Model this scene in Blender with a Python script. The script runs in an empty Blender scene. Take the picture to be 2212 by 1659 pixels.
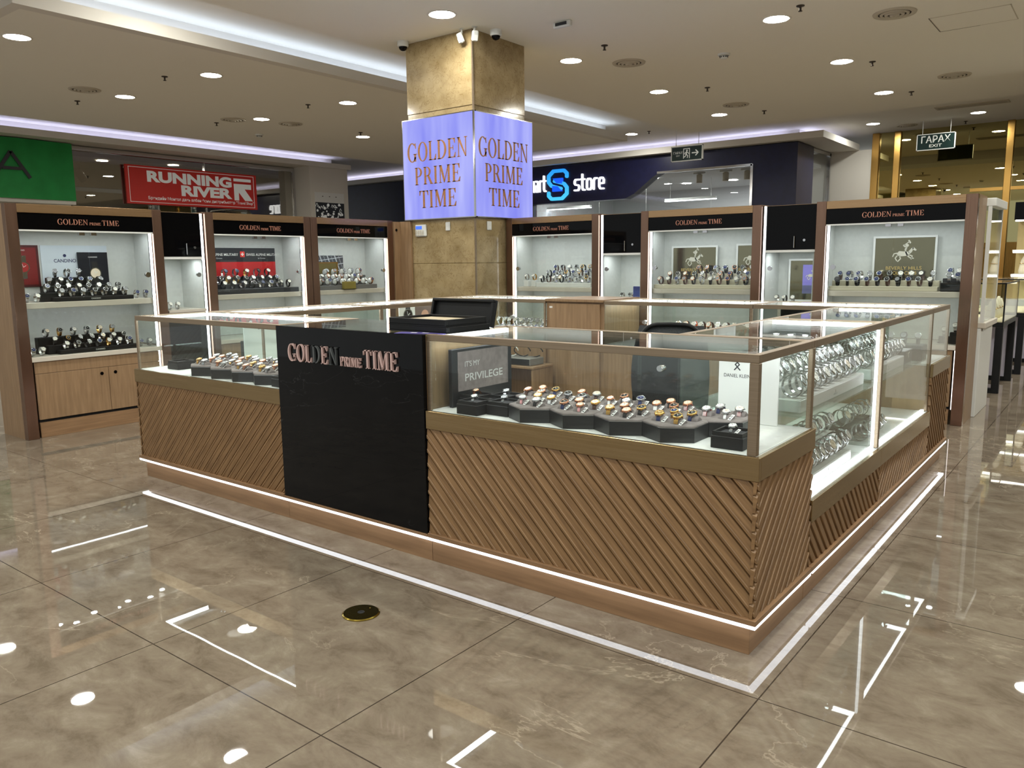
import bpy, math, random
from mathutils import Vector, Matrix, Euler
C = bpy.context.scene
COL = C.collection
random.seed(7)
PI = math.pi
R = math.radians

# ------------------------------------------------------------------ camera, world, exposure
def make_camera():
    cx, cy, cz = 0.9697, -2.645, 1.4238
    yaw, pitch, roll, f = 0.66, 0.1516, -0.0113, 1717.881
    fw = Vector((-math.sin(yaw)*math.cos(pitch), math.cos(yaw)*math.cos(pitch), -math.sin(pitch)))
    r = Vector((math.cos(yaw), math.sin(yaw), 0)); u = r.cross(fw)
    r2 = r*math.cos(roll)+u*math.sin(roll); u2 = -r*math.sin(roll)+u*math.cos(roll)
    cam = bpy.data.cameras.new('camera'); o = bpy.data.objects.new('camera', cam); COL.objects.link(o)
    m = Matrix((r2, u2, -fw)).transposed().to_4x4(); m.translation = (cx, cy, cz); o.matrix_world = m
    cam.sensor_width = 36; cam.lens = f/2212*36; cam.clip_start = .05; cam.clip_end = 200
    C.camera = o
make_camera()
w = bpy.data.worlds.new('world'); C.world = w; w.use_nodes = True
w.node_tree.nodes['Background'].inputs[0].default_value = (.97, 1, .98, 1)
w.node_tree.nodes['Background'].inputs[1].default_value = .55
C.view_settings.view_transform = 'Standard'
try: C.view_settings.look = 'None'
except Exception: pass
C.view_settings.exposure = 0.0
C.view_settings.gamma = 1.0
C.view_settings.use_curve_mapping = False
C.cycles.max_bounces = 48
C.cycles.diffuse_bounces = 5
C.cycles.glossy_bounces = 5
C.cycles.transparent_max_bounces = 64
C.cycles.sample_clamp_indirect = 4
C.cycles.caustics_reflective = False
DOWN = 222.0        # downlight radiance
LEDK = 9.0         # kiosk and cabinet strips
COVE = 6.0
PUCK = 80.0

# ------------------------------------------------------------------ materials
def s(r, g, b):
    f = lambda c: c/12.92 if c <= .04045 else ((c+.055)/1.055)**2.4
    return (f(r/255), f(g/255), f(b/255))
MATS = {}
def mat(name, col=(.5, .5, .5), rough=.5, metal=0.0, emit=None, es=0.0, coat=0.0, spec=.5):
    if name in MATS: return MATS[name]
    m = bpy.data.materials.new(name); m.use_nodes = True
    b = m.node_tree.nodes['Principled BSDF']
    b.inputs['Base Color'].default_value = (*col, 1)
    b.inputs['Roughness'].default_value = rough
    b.inputs['Metallic'].default_value = metal
    b.inputs['Specular IOR Level'].default_value = spec
    if coat: b.inputs['Coat Weight'].default_value = coat; b.inputs['Coat Roughness'].default_value = .03
    if emit:
        b.inputs['Emission Color'].default_value = (*emit, 1); b.inputs['Emission Strength'].default_value = es
    MATS[name] = m
    return m
def nodes(m): return m.node_tree.nodes, m.node_tree.links, m.node_tree.nodes['Principled BSDF']
def noise_mat(name, c1, c2, scale=(1, 1, 1), rough=.4, nscale=6, detail=6, metal=0., coord='Object', lo=.35, hi=.65, bump=0., coat=0., rvar=0.):
    m = mat(name, c1, rough, metal, coat=coat)
    n, l, b = nodes(m)
    tc = n.new('ShaderNodeTexCoord'); mp = n.new('ShaderNodeMapping'); mp.inputs['Scale'].default_value = scale
    nz = n.new('ShaderNodeTexNoise'); nz.inputs['Scale'].default_value = nscale; nz.inputs['Detail'].default_value = detail
    cr = n.new('ShaderNodeValToRGB'); cr.color_ramp.elements[0].position = lo; cr.color_ramp.elements[1].position = hi
    cr.color_ramp.elements[0].color = (*c1, 1); cr.color_ramp.elements[1].color = (*c2, 1)
    l.new(tc.outputs[coord], mp.inputs['Vector']); l.new(mp.outputs[0], nz.inputs['Vector'])
    l.new(nz.outputs['Fac'], cr.inputs[0]); l.new(cr.outputs[0], b.inputs['Base Color'])
    if rvar:
        mr = n.new('ShaderNodeMapRange'); mr.inputs['To Min'].default_value = rough-rvar; mr.inputs['To Max'].default_value = rough+rvar
        l.new(nz.outputs['Fac'], mr.inputs['Value']); l.new(mr.outputs[0], b.inputs['Roughness'])
    if bump:
        bp = n.new('ShaderNodeBump'); bp.inputs['Strength'].default_value = bump; bp.inputs['Distance'].default_value = .01
        l.new(nz.outputs['Fac'], bp.inputs['Height']); l.new(bp.outputs[0], b.inputs['Normal'])
    return m
def glass(name, tint=(.965, .985, .975), ior=1.36, rough=0.0, boost=1.0, rcol=(1, 1, 1), base=0.0):
    m = bpy.data.materials.new(name); m.use_nodes = True
    n, l = m.node_tree.nodes, m.node_tree.links
    n.remove(n['Principled BSDF'])
    t = n.new('ShaderNodeBsdfTransparent'); t.inputs[0].default_value = (*tint, 1)
    g = n.new('ShaderNodeBsdfGlossy'); g.inputs['Color'].default_value = (*rcol, 1); g.inputs['Roughness'].default_value = rough
    fr = n.new('ShaderNodeLayerWeight'); fr.inputs[0].default_value = .5      # Schlick from the facing angle, the same on both faces of a pane
    pw = n.new('ShaderNodeMath'); pw.operation = 'POWER'; pw.inputs[1].default_value = 5.0; l.new(fr.outputs['Facing'], pw.inputs[0])
    f0 = ((ior-1)/(ior+1))**2+base
    ma = n.new('ShaderNodeMath'); ma.operation = 'MULTIPLY_ADD'; ma.inputs[1].default_value = 1-f0; ma.inputs[2].default_value = f0; ma.use_clamp = True
    mx = n.new('ShaderNodeMixShader')
    l.new(pw.outputs[0], ma.inputs[0]); l.new(ma.outputs[0], mx.inputs[0]); l.new(t.outputs[0], mx.inputs[1]); l.new(g.outputs[0], mx.inputs[2])
    l.new(mx.outputs[0], n['Material Output'].inputs[0])
    return m
def emis(name, col, st):
    m = bpy.data.materials.new(name); m.use_nodes = True
    n, l = m.node_tree.nodes, m.node_tree.links
    n.remove(n['Principled BSDF']); e = n.new('ShaderNodeEmission'); e.inputs[0].default_value = (*col, 1); e.inputs[1].default_value = st
    l.new(e.outputs[0], n['Material Output'].inputs[0]); return m

GLASS = glass('clear_glass')
GLASS2 = glass('shelf_glass', tint=(.90, .96, .94))
SMOKE = glass('store_glass', tint=(.62, .60, .56), ior=1.7, base=.26, rcol=(.85, .83, .78))
GOLDG = glass('gold_glazing', tint=(.30, .25, .07), base=.50, rcol=(.92, .82, .40))
CLEARG = glass('shopfront_glass', tint=(.92, .95, .97), base=.03)
WOOD = noise_mat('oak_veneer', s(134, 107, 79), s(157, 128, 97), (9, 9, .7), .38, 5, 8, lo=.3, hi=.7)
WOODH = noise_mat('oak_plinth', s(132, 102, 74), s(156, 123, 91), (.7, .7, 10), .38, 5, 8, lo=.3, hi=.7)
SLAT = noise_mat('slat_wood', s(118, 89, 59), s(154, 121, 84), (1.6, 26, 1), .42, 3, 6, coord='UV', lo=.3, hi=.72)
COPPER = noise_mat('brushed_copper', s(132, 104, 88), s(138, 110, 94), (30, 30, .5), .24, 4, 3, metal=.9, rvar=.05)
COPPERH = noise_mat('brushed_copper_across', s(172, 140, 104), s(180, 148, 112), (.5, 30, 30), .24, 4, 5, metal=.9, rvar=.05)
BRONZE = noise_mat('bronze_metal', s(144, 128, 108), s(154, 137, 117), (.8, .8, 60), .40, 3, 4, metal=.7, rvar=.04)
BRASS = noise_mat('brass_band', s(150, 128, 92), s(160, 138, 102), (.8, .8, 50), .24, 3, 4, metal=.85, rvar=.03)
GOLDM = mat('gold_frame', s(190, 150, 84), .25, 1)
CHROME = mat('chrome', s(215, 215, 218), .12, 1)
STEEL = mat('watch_steel', s(205, 207, 210), .16, 1)
STEELD = mat('watch_dark_steel', s(60, 62, 68), .2, 1)
GOLDW = mat('watch_gold', s(222, 178, 104), .18, 1)
ROSE = mat('watch_rose_gold', s(218, 160, 128), .18, 1)
BLACKG = mat('black_gloss', (.0025, .0025, .003), .03, 0, spec=.16)
BLACKM = mat('black_matte', s(13, 15, 18), .5, spec=.3)
WHITE = mat('white_panel', s(226, 228, 226), .4)
FABRIC = noise_mat('pale_grey_lining', s(205, 208, 205), s(210, 213, 210), (1, 1, 1), .75, 30, 4)
GREYSH = mat('pale_shelf', s(205, 198, 186), .4)
CEIL = mat('ceiling_paint', s(244, 241, 231), .8)
CEILW = mat('trim_paint', s(226, 222, 214), .7)
LED = emis('led_white', (.93, .97, 1), LEDK)
LEDT = emis('led_case_top', (.93, .98, 1), LEDK*2.4)
LEDB = emis('led_base', (.90, .94, 1), LEDK*.5)
COVEL = emis('led_cove', (.62, .74, 1), COVE)
COVEP = emis('led_cove_violet', (.60, .62, 1), COVE*1.3)
PUCKL = emis('puck_light', (.95, .98, 1), PUCK)
DOWNL = emis('downlight_glow', (1, .985, .89), DOWN)
LINEL = emis('linear_glow', (.95, .98, 1), 9)
GLOW = emis('edge_glow', (1, .90, .86), 2.2)
INK = mat('ink', s(40, 42, 48), .5)
PAPER = mat('paper', s(235, 236, 234), .5)
ROSEL = mat('copper_letters', s(214, 150, 128), .3, .6)
PINKL = mat('rose_letters', s(206, 176, 172), .4, .1); WORNL = mat('worn_letters', s(92, 96, 98), .35, .3)
NAVY = noise_mat('navy_cladding', s(20, 22, 58), s(24, 26, 66), (1, 1, 1), .35, 8, 3)
SILVT = mat('silver_letters', s(196, 198, 196), .4, .1)
ICON = mat('white_print', s(214, 216, 210), .4, emit=(1, 1, .97), es=.12)

# ------------------------------------------------------------------ mesh helpers
class MB:
    def __init__(q): q.v = []; q.f = []; q.m = []; q.s = []; q.uv = []; q.mats = []
    def mi(q, m):
        if m not in q.mats: q.mats.append(m)
        return q.mats.index(m)
    def face(q, pts, m, smooth=False, uv=None):
        b = len(q.v); q.v += [tuple(p) for p in pts]; q.f.append(list(range(b, b+len(pts)))); q.m.append(q.mi(m)); q.s.append(smooth); q.uv.append(uv)
    def grid(q, rows, m, smooth=True, closed=False, caps=False):
        b = len(q.v); n = len(rows[0])
        for r in rows: q.v += [tuple(p) for p in r]
        k = q.mi(m)
        for i in range(len(rows)-1):
            for j in range(n if closed else n-1):
                a = b+i*n+j; c = b+i*n+(j+1) % n
                q.f.append([a, c, c+n, a+n]); q.m.append(k); q.s.append(smooth); q.uv.append(None)
        if caps:
            q.f.append(list(range(b+n-1, b-1, -1))); q.m.append(k); q.s.append(False); q.uv.append(None)
            e = b+(len(rows)-1)*n; q.f.append(list(range(e, e+n))); q.m.append(k); q.s.append(False); q.uv.append(None)
    def box(q, x0, x1, y0, y1, z0, z1, m, bev=0.0, M=None):
        if x1 < x0: x0, x1 = x1, x0
        if y1 < y0: y0, y1 = y1, y0
        if z1 < z0: z0, z1 = z1, z0
        b = len(q.v); k = q.mi(m); fs = []
        if bev <= 0:
            V = [(x, y, z) for x in (x0, x1) for y in (y0, y1) for z in (z0, z1)]
            fs = [(0, 1, 3, 2), (4, 6, 7, 5), (0, 4, 5, 1), (2, 3, 7, 6), (0, 2, 6, 4), (1, 5, 7, 3)]
        else:
            bev = min(bev, (x1-x0)/2.2, (y1-y0)/2.2, (z1-z0)/2.2)
            V = []; X = (x0, x1); Y = (y0, y1); Z = (z0, z1); sg = (1, -1)
            def vi(i, j, l, a): return ((i*2+j)*2+l)*3+a
            for i in (0, 1):
                for j in (0, 1):
                    for l in (0, 1):
                        p = [X[i]+sg[i]*bev, Y[j]+sg[j]*bev, Z[l]+sg[l]*bev]
                        for a in range(3):
                            t = list(p); t[a] = (X[i], Y[j], Z[l])[a]; V.append(tuple(t))
            for a in range(3):
                for e in (0, 1):
                    ring = [(0, 0), (1, 0), (1, 1), (0, 1)]; fc = []
                    for (u, v) in ring:
                        ijk = [0, 0, 0]; ijk[a] = e; ijk[(a+1) % 3] = u; ijk[(a+2) % 3] = v; fc.append(vi(*ijk, a))
                    fs.append(fc if e else fc[::-1])
            for a in range(3):
                b1, c1 = (a+1) % 3, (a+2) % 3
                for u in (0, 1):
                    for v in (0, 1):
                        i0 = [0]*3; i1 = [0]*3; i0[b1] = i1[b1] = u; i0[c1] = i1[c1] = v; i1[a] = 1
                        fc = [vi(*i0, b1), vi(*i1, b1), vi(*i1, c1), vi(*i0, c1)]
                        fs.append(fc if u == v else fc[::-1])
            for i in (0, 1):
                for j in (0, 1):
                    for l in (0, 1):
                        fc = [vi(i, j, l, 0), vi(i, j, l, 1), vi(i, j, l, 2)]
                        fs.append(fc if (i+j+l) % 2 else fc[::-1])
        if M is not None: V = [tuple(M @ Vector(p)) for p in V]
        q.v += V
        for f in fs: q.f.append([b+t for t in f]); q.m.append(k); q.s.append(False); q.uv.append(None)
    def lathe(q, prof, m, n=24, c=(0, 0, 0), axis='z', smooth=True, caps=True, M=None):
        rows = []
        for (r, h) in prof:
            row = []
            for i in range(n):
                a = 2*PI*i/n; x, y = r*math.cos(a), r*math.sin(a)
                p = {'z': (x, y, h), 'y': (x, h, -y), 'x': (h, x, y)}[axis]
                p = Vector((p[0]+c[0], p[1]+c[1], p[2]+c[2]))
                row.append(tuple(M @ p) if M is not None else tuple(p))
            rows.append(row)
        q.grid(rows, m, smooth, True, caps)
    def tube(q, pts, r, m, n=8, closed=False):
        P = [Vector(p) for p in pts]; rows = []
        for i, p in enumerate(P):
            t = (P[min(i+1, len(P)-1)]-P[max(i-1, 0)]).normalized()
            a = t.orthogonal().normalized() if i == 0 else (prev-t*prev.dot(t)).normalized()
            prev = a; b = t.cross(a)
            rows.append([tuple(p+(a*math.cos(2*PI*j/n)+b*math.sin(2*PI*j/n))*r) for j in range(n)])
        q.grid(rows, m, True, True, True)
    def prism(q, poly, m, M, d, back=False, mside=None):
        """poly: convex outline in the local xy plane of M, extruded by d along local +z"""
        ar = sum(poly[i][0]*poly[(i+1) % len(poly)][1]-poly[(i+1) % len(poly)][0]*poly[i][1] for i in range(len(poly)))
        if ar < 0: poly = poly[::-1]
        T = [tuple(M @ Vector((x, y, d))) for x, y in poly]; B = [tuple(M @ Vector((x, y, 0))) for x, y in poly]
        q.face(T, m)
        n = len(poly)
        if d:
            for i in range(n): q.face([B[i], B[(i+1) % n], T[(i+1) % n], T[i]], mside or m)
        if back: q.face(B[::-1], m)
    def build(q, name, parent=None, world=True, loc=None):
        me = bpy.data.meshes.new(name); V = q.v
        off = Vector((0, 0, 0))
        if parent is not None and world:
            inv = parent.matrix_world_.inverted() if hasattr(parent, 'matrix_world_') else None
            off = ROOTLOC.get(parent.name, Vector((0, 0, 0)))
        if loc is not None: off = Vector(loc)
        if off.length: V = [(a-off.x, b-off.y, c-off.z) for a, b, c in V]
        me.from_pydata(V, [], q.f)
        for m in q.mats: me.materials.append(m)
        me.polygons.foreach_set('material_index', q.m); me.polygons.foreach_set('use_smooth', q.s)
        if any(u is not None for u in q.uv):
            L = me.uv_layers.new(name='uv').data; k = 0
            for f, u in zip(q.f, q.uv):
                for j in range(len(f)):
                    if u is not None: L[k].uv = u[j]
                    k += 1
        me.update()
        o = bpy.data.objects.new(name, me); COL.objects.link(o)
        if parent is not None: o.parent = parent
        elif loc is not None: o.location = loc
        return o
ROOTLOC = {}
USED = set()
def tag(o, label, cat, group=None, kind=None):
    if label and len(label.split()) > 16: print('LONG', len(label.split()), label)
    if label: o['label'] = label
    if cat: o['category'] = cat
    if group: o['group'] = group
    if kind: o['kind'] = kind
    return o
def thing(name, label, cat, loc=(0, 0, 0), rz=0.0, group=None, local=False):
    """Empty at the base of a thing. local=False: parts are given in world coordinates (no rotation)."""
    o = bpy.data.objects.new(name, None); COL.objects.link(o); o.location = loc; o.rotation_euler = (0, 0, rz); o.empty_display_size = .1
    if not local: ROOTLOC[o.name] = Vector(loc)
    return tag(o, label, cat, group)
def struct(name, mb): return tag(mb.build(name), None, None, kind='structure')
def part(name, root, fn, label=None):
    b = MB(); fn(b); o = b.build(name, root)
    if label: o['label'] = label
    return o
ORD = ['first', 'second', 'third', 'fourth', 'fifth', 'sixth', 'seventh', 'eighth', 'ninth', 'tenth', 'eleventh', 'twelfth', 'thirteenth', 'fourteenth', 'fifteenth', 'sixteenth']
def frame(o, u, v):
    """matrix whose local x runs along u, y along v, z = u x v"""
    u = Vector(u).normalized(); v = Vector(v).normalized(); n = u.cross(v)
    m = Matrix((u, v, n)).transposed().to_4x4(); m.translation = o; return m

# ------------------------------------------------------------------ lettering
def ring(cx, cy, rx, ry, wx, wy, a0, a1, n=14):
    P = []
    for i in range(n):
        t0 = R(a0+(a1-a0)*i/n); t1 = R(a0+(a1-a0)*(i+1)/n)
        o = lambda t, k: (cx+(rx-k*wx)*math.cos(t), cy+(ry-k*wy)*math.sin(t))
        P.append([o(t0, 0), o(t1, 0), o(t1, 1), o(t0, 1)])
    return P
def rc(a, b, c, d): return [(a, b), (c, b), (c, d), (a, d)]
def stem(x, w=.14, sl=.07, top=True, bot=True):
    P = [rc(x, 0, x+w, 1)]
    if bot: P.append(rc(x-sl, 0, x+w+sl, .045))
    if top: P.append(rc(x-sl, .955, x+w+sl, 1))
    return P
SERIF = {
 'I': (.34, stem(.1)),
 'T': (.74, stem(.30, top=False)+[rc(.02, .945, .72, 1), [(.02, 1), (.02, .72), (.05, .72), (.12, .945), (.12, 1)], [(.72, 1), (.72, .72), (.69, .72), (.62, .945), (.62, 1)]]),
 'L': (.66, stem(.09)+[rc(.1, 0, .63, .05), [(.63, 0), (.64, .3), (.61, .3), (.5, .05), (.5, 0)]]),
 'E': (.68, stem(.09)+[rc(.1, 0, .62, .05), rc(.1, .95, .6, 1), rc(.2, .485, .46, .53), rc(.44, .39, .47, .63), [(.62, 0), (.65, .27), (.62, .27), (.5, .05)], [(.6, 1), (.61, .74), (.58, .74), (.48, .95)]]),
 'P': (.66, stem(.09, top=False)+[rc(.02, .955, .3, 1), rc(.2, .455, .32, .5)]+ring(.3, .7275, .31, .2725, .14, .045, -90, 90)),
 'R': (.78, stem(.09, top=False)+[rc(.02, .955, .3, 1), rc(.2, .46, .32, .505)]+ring(.3, .73, .31, .27, .14, .045, -90, 90)+[[(.33, .49), (.47, .52), (.74, .04), (.58, .02)], rc(.56, 0, .8, .045)]),
 'M': (1.02, stem(.13, .05, .08)+stem(.76, .14, .07)+[[(.1, 1), (.27, 1), (.54, .1), (.45, 0)], [(.45, 0), (.51, .1), (.84, 1), (.77, 1)]]),
 'N': (.86, stem(.13, .05, .09)+stem(.69, .05, .09, bot=False)+[[(.06, 1), (.23, 1), (.74, 0), (.68, 0)]]),
 'D': (.8, stem(.09)+ring(.3, .5, .46, .5, .145, .05, -90, 90, 18)+[rc(.2, 0, .31, .05), rc(.2, .95, .31, 1)]),
 'O': (.84, ring(.42, .5, .40, .52, .145, .045, 0, 360, 28)),
 'G': (.84, ring(.42, .5, .40, .52, .145, .05, 52, 330, 24)+[rc(.6, .02, .74, .42), rc(.52, .39, .84, .43), [(.62, .93), (.72, 1.0), (.74, .7), (.71, .7)]]),
}
def serif_line(mb, text, M, h, m, d, gap=.06, center=False, mside=None, sx=1.0, worn=None):
    W = sum((SERIF[c][0] if c != ' ' else .3)+gap for c in text)*h*sx
    x = -W/2 if center else 0
    for c in text:
        if c == ' ': x += (.3+gap)*h*sx; continue
        wd, polys = SERIF[c]
        for p in polys: mb.prism([(x+a*h*sx, b*h) for a, b in p], worn if worn and c in 'DN' else m, M, d, mside=mside)
        x += (wd+gap)*h*sx
    return W
def golden_line(mb, M, h, m, d, total, worn=None):
    """GOLDEN prime TIME on one line, centred"""
    segs = [('GOLDEN', h), ('PRIME', h*.52), ('TIME', h)]
    wid = lambda t, k: sum(SERIF[c][0]+.06 for c in t)*k
    W = sum(wid(t, k) for t, k in segs)+.36*h; sc = total/W; x = -total/2
    for t, k in segs:
        T = M @ Matrix.Translation((x, 0, 0)); serif_line(mb, t, T, k, m, d, sx=sc, worn=worn if t == 'GOLDEN' else None); x += (wid(t, k)+.18*h)*sc
_tc = {}
def sans(mb, text, M, h, m, d=.001, center=False, bold=0.0, width=None, shear=0):
    """Blender's built-in letterforms as a mesh; h = cap height"""
    key = (text, bold, shear)
    if key not in _tc:
        c = bpy.data.curves.new('t', 'FONT'); c.body = text; c.offset = bold; c.shear = shear
        o = bpy.data.objects.new('t', c); COL.objects.link(o)
        me = bpy.data.meshes.new_from_object(o.evaluated_get(bpy.context.evaluated_depsgraph_get()))
        V = [tuple(v.co) for v in me.vertices]; F = [list(p.vertices) for p in me.polygons]
        bpy.data.objects.remove(o); bpy.data.curves.remove(c); bpy.data.meshes.remove(me); _tc[key] = (V, F)
    V, F = _tc[key]
    if not V: return
    k = h/.70; x0 = min(v[0] for v in V); x1 = max(v[0] for v in V); kx = k if width is None else width/(x1-x0)
    ox = -(x0+x1)/2 if center else -x0
    b = len(mb.v); mi = mb.mi(m)
    mb.v += [tuple(M @ Vector(((v[0]+ox)*kx, v[1]*k, d))) for v in V]
    for f in F: mb.f.append([b+i for i in f]); mb.m.append(mi); mb.s.append(False); mb.uv.append(None)
def stroke(mb, pts, wd, m, M, d, cap=True):
    """thick rounded polyline"""
    for i in range(len(pts)-1):
        a = Vector(pts[i]); b = Vector(pts[i+1]); t = (b-a)
        if t.length < 1e-9: continue
        t.normalize(); n = Vector((-t.y, t.x))*wd/2
        mb.prism([tuple(a+n), tuple(a-n), tuple(b-n), tuple(b+n)], m, M, d)
    if cap:
        for p in pts: mb.prism([(p[0]+wd/2*math.cos(2*PI*i/10), p[1]+wd/2*math.sin(2*PI*i/10)) for i in range(10)], m, M, d*.999)

# ------------------------------------------------------------------ room shell
ZC, ZT = 3.97, 4.32          # ceiling slab, raised tray
def marble_floor():
    m = mat('marble_tiles', s(150, 138, 120), .015)
    n, l, b = nodes(m)
    g = n.new('ShaderNodeNewGeometry')
    def noise(sc, det, dist=0, dim=(1, 1, 1), rough=.6):
        mp = n.new('ShaderNodeMapping'); mp.inputs['Scale'].default_value = dim; mp.inputs['Rotation'].default_value = (0, 0, .5)
        z = n.new('ShaderNodeTexNoise'); z.inputs['Scale'].default_value = sc; z.inputs['Detail'].default_value = det; z.inputs['Distortion'].default_value = dist; z.inputs['Roughness'].default_value = rough
        l.new(g.outputs['Position'], mp.inputs['Vector']); l.new(mp.outputs[0], z.inputs['Vector']); return z
    def math_(op, a, bb=None, clamp=False):
        x = n.new('ShaderNodeMath'); x.operation = op; x.use_clamp = clamp
        for i, v in enumerate((a, bb)):
            if v is None: continue
            if isinstance(v, (int, float)): x.inputs[i].default_value = v
            else: l.new(v, x.inputs[i])
        return x.outputs[0]
    def ramp(f, stops):
        r = n.new('ShaderNodeValToRGB'); e = r.color_ramp.elements
        e[0].position, e[0].color = stops[0][0], (*stops[0][1], 1); e[1].position, e[1].color = stops[-1][0], (*stops[-1][1], 1)
        for p, c in stops[1:-1]: x = e.new(p); x.color = (*c, 1)
        l.new(f, r.inputs[0]); return r.outputs[0]
    n1 = noise(5.0, 10, .4, (1, 1.5, 1), .7)
    base = ramp(n1.outputs['Fac'], [(.34, s(106, 95, 81)), (.47, s(123, 111, 97)), (.56, s(130, 119, 104)), (.70, s(147, 137, 123))])
    v = noise(.85, 7, .7, (1, 1.6, 1), .58)
    vein = math_('SUBTRACT', 1.0, math_('MULTIPLY', math_('ABSOLUTE', math_('SUBTRACT', v.outputs['Fac'], .52)), 190), True)
    msk = math_('MULTIPLY', vein, math_('MULTIPLY', math_('SUBTRACT', noise(.9, 3).outputs['Fac'], .44), 5, True), True)
    mx = n.new('ShaderNodeMix'); mx.data_type = 'RGBA'; l.new(math_('MULTIPLY', msk, .55), mx.inputs['Factor']); l.new(base, mx.inputs['A']); mx.inputs['B'].default_value = (*s(196, 184, 164), 1)
    v2 = noise(1.1, 7, 2.0, (1.2, 1, 1), .6)
    dv = math_('SUBTRACT', 1.0, math_('MULTIPLY', math_('ABSOLUTE', math_('SUBTRACT', v2.outputs['Fac'], .47)), 140), True)
    dm = math_('MULTIPLY', dv, math_('MULTIPLY', math_('SUBTRACT', noise(1.2, 2).outputs['Fac'], .56), 6, True), True)
    mx2 = n.new('ShaderNodeMix'); mx2.data_type = 'RGBA'; l.new(math_('MULTIPLY', dm, .5), mx2.inputs['Factor']); l.new(mx.outputs['Result'], mx2.inputs['A']); mx2.inputs['B'].default_value = (*s(84, 72, 58), 1)
    # tile joints
    sp = n.new('ShaderNodeSeparateXYZ'); l.new(g.outputs['Position'], sp.inputs[0])
    def joint(o, off):
        f = math_('FRACT', math_('DIVIDE', math_('SUBTRACT', o, off-99.2), .992))
        return math_('LESS_THAN', math_('MINIMUM', f, math_('SUBTRACT', 1.0, f)), .0024)
    jt = math_('MAXIMUM', joint(sp.outputs[0], .1145), joint(sp.outputs[1], -.246))
    mx3 = n.new('ShaderNodeMix'); mx3.data_type = 'RGBA'; l.new(jt, mx3.inputs['Factor']); l.new(mx2.outputs['Result'], mx3.inputs['A']); mx3.inputs['B'].default_value = (*s(62, 54, 46), 1)
    l.new(mx3.outputs['Result'], b.inputs['Base Color'])
    wv = noise(2.2, 2)
    bp = n.new('ShaderNodeBump'); bp.inputs['Strength'].default_value = .02; bp.inputs['Distance'].default_value = .012
    l.new(wv.outputs['Fac'], bp.inputs['Height']); l.new(bp.outputs[0], b.inputs['Normal'])
    b.inputs['IOR'].default_value = 1.55
    return m
b = MB(); b.box(-26, 10, -5, 22, -.1, 0, marble_floor()); struct('floor', b)
b = MB()
b.box(-6.42, 10, -5, 12.75, ZC, ZC+.12, CEIL)
b.box(-14.3, -8.0, 1.0, 12.7, ZC, ZC+.12, CEIL)
b.box(-26, -6.42, -5, -.8, ZC, ZC+.12, CEIL)
struct('ceiling', b)
b = MB(); b.box(-26, 10, -5, 22, ZT, ZT+.1, CEIL); struct('ceiling_tray', b)
# lips and inner tray walls (named trims)
b = MB(); b.box(-8.0, -7.85, 1.0, 12.7, ZC, 4.10, CEILW); b.box(-14.3, -7.85, .88, 1.0, ZC, 4.10, CEILW); b.box(-14.3, -7.85, 12.7, 12.85, ZC, 4.1, CEILW)
b.box(-14.3, -8.3, 1.2, 12.7, ZC+.12, ZT, CEILW); struct('trim_1', b)
b = MB(); b.box(-6.42, 10, 12.6, 12.75, ZC+.12, ZT, CEILW); b.box(-6.55+.13, -6.30, -.8, 12.75, ZC+.12, ZT, CEILW); struct('trim_2', b)
b = MB(); b.box(-17.2, -16.2, -9, 12.4, ZC, 4.10, CEILW); b.box(-17.3, -17.0, -9, 12.4, 4.10, ZT, CEILW); struct('trim_3', b)
b = MB(); b.box(-26, -4.43, 15.1, 16.2, ZC, 4.11, CEILW); b.box(-5.4, -4.43, 16.2, 17.9, ZC, 4.11, CEILW); b.box(-26, -5.4, 16.05, 16.2, 4.11, ZT, CEILW); b.box(-5.4, -5.25, 16.05, 17.9, 4.11, ZT, CEILW); struct('trim_4', b)
def light_strip(name, x0, x1, y0, y1, z, m, label):
    b = MB(); b.box(x0, x1, y0, y1, z, z+.02, m); o = b.build(name, None, loc=((x0+x1)/2, (y0+y1)/2, z)); tag(o, label, 'light strip')
light_strip('cove_light_strip', -8.16, -8.12, 1.3, 12.6, 4.10, COVEL, 'long white cove light strip behind the ceiling lip near the column')
light_strip('cove_light_strip', -16.85, -16.81, -4, 12.2, 4.10, COVEP, 'violet white cove light strip above the red shop banner')
light_strip('cove_light_strip', -24, -5.5, 15.88, 15.92, 4.11, COVEP, 'violet white cove light strip above the navy shop front')
light_strip('cove_light_strip', -5.12, -5.08, 15.9, 17.6, 4.11, COVEP, 'short violet cove light strip beside the gold glazing')

# walls beyond the kiosk
b = MB(); b.box(-17.6, -17.0, -9, 5.3, 0, ZC, CEILW); b.box(-17.3, -16.95, 5.3, 11.02, 0, 2.2, CEILW); struct('wall_left', b)
b = MB()
b.box(-17.3, -16.25, 11.02, 12.3, 0, ZC, CEILW)
struct('wall_left_pier', b)
b = MB(); b.box(-16.92, -16.9, 5.3, 11.02, 2.2, 3.93, SMOKE); struct('window_1', b)
b = MB(); b.box(-16.97, -16.86, 5.3, 11.02, 3.86, 3.96, CHROME, .01); b.box(-16.96, -16.87, 10.96, 11.02, 2.2, 3.9, CHROME); b.box(-16.96, -16.88, 8.4, 8.42, 2.2, 3.88, CHROME); struct('window_1_frame', b)
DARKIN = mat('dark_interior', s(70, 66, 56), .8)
b = MB(); b.box(-21, -20.9, 4, 12, 0, ZC, DARKIN); b.box(-21, -17.3, 11.5, 11.6, 0, ZC, DARKIN); b.box(-21, -17.6, 4.9, 5.0, 0, ZC, DARKIN); b.box(-21, -17.05, 4.9, 11.6, 3.98, 4.05, DARKIN); struct('wall_left_shop', b)
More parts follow.
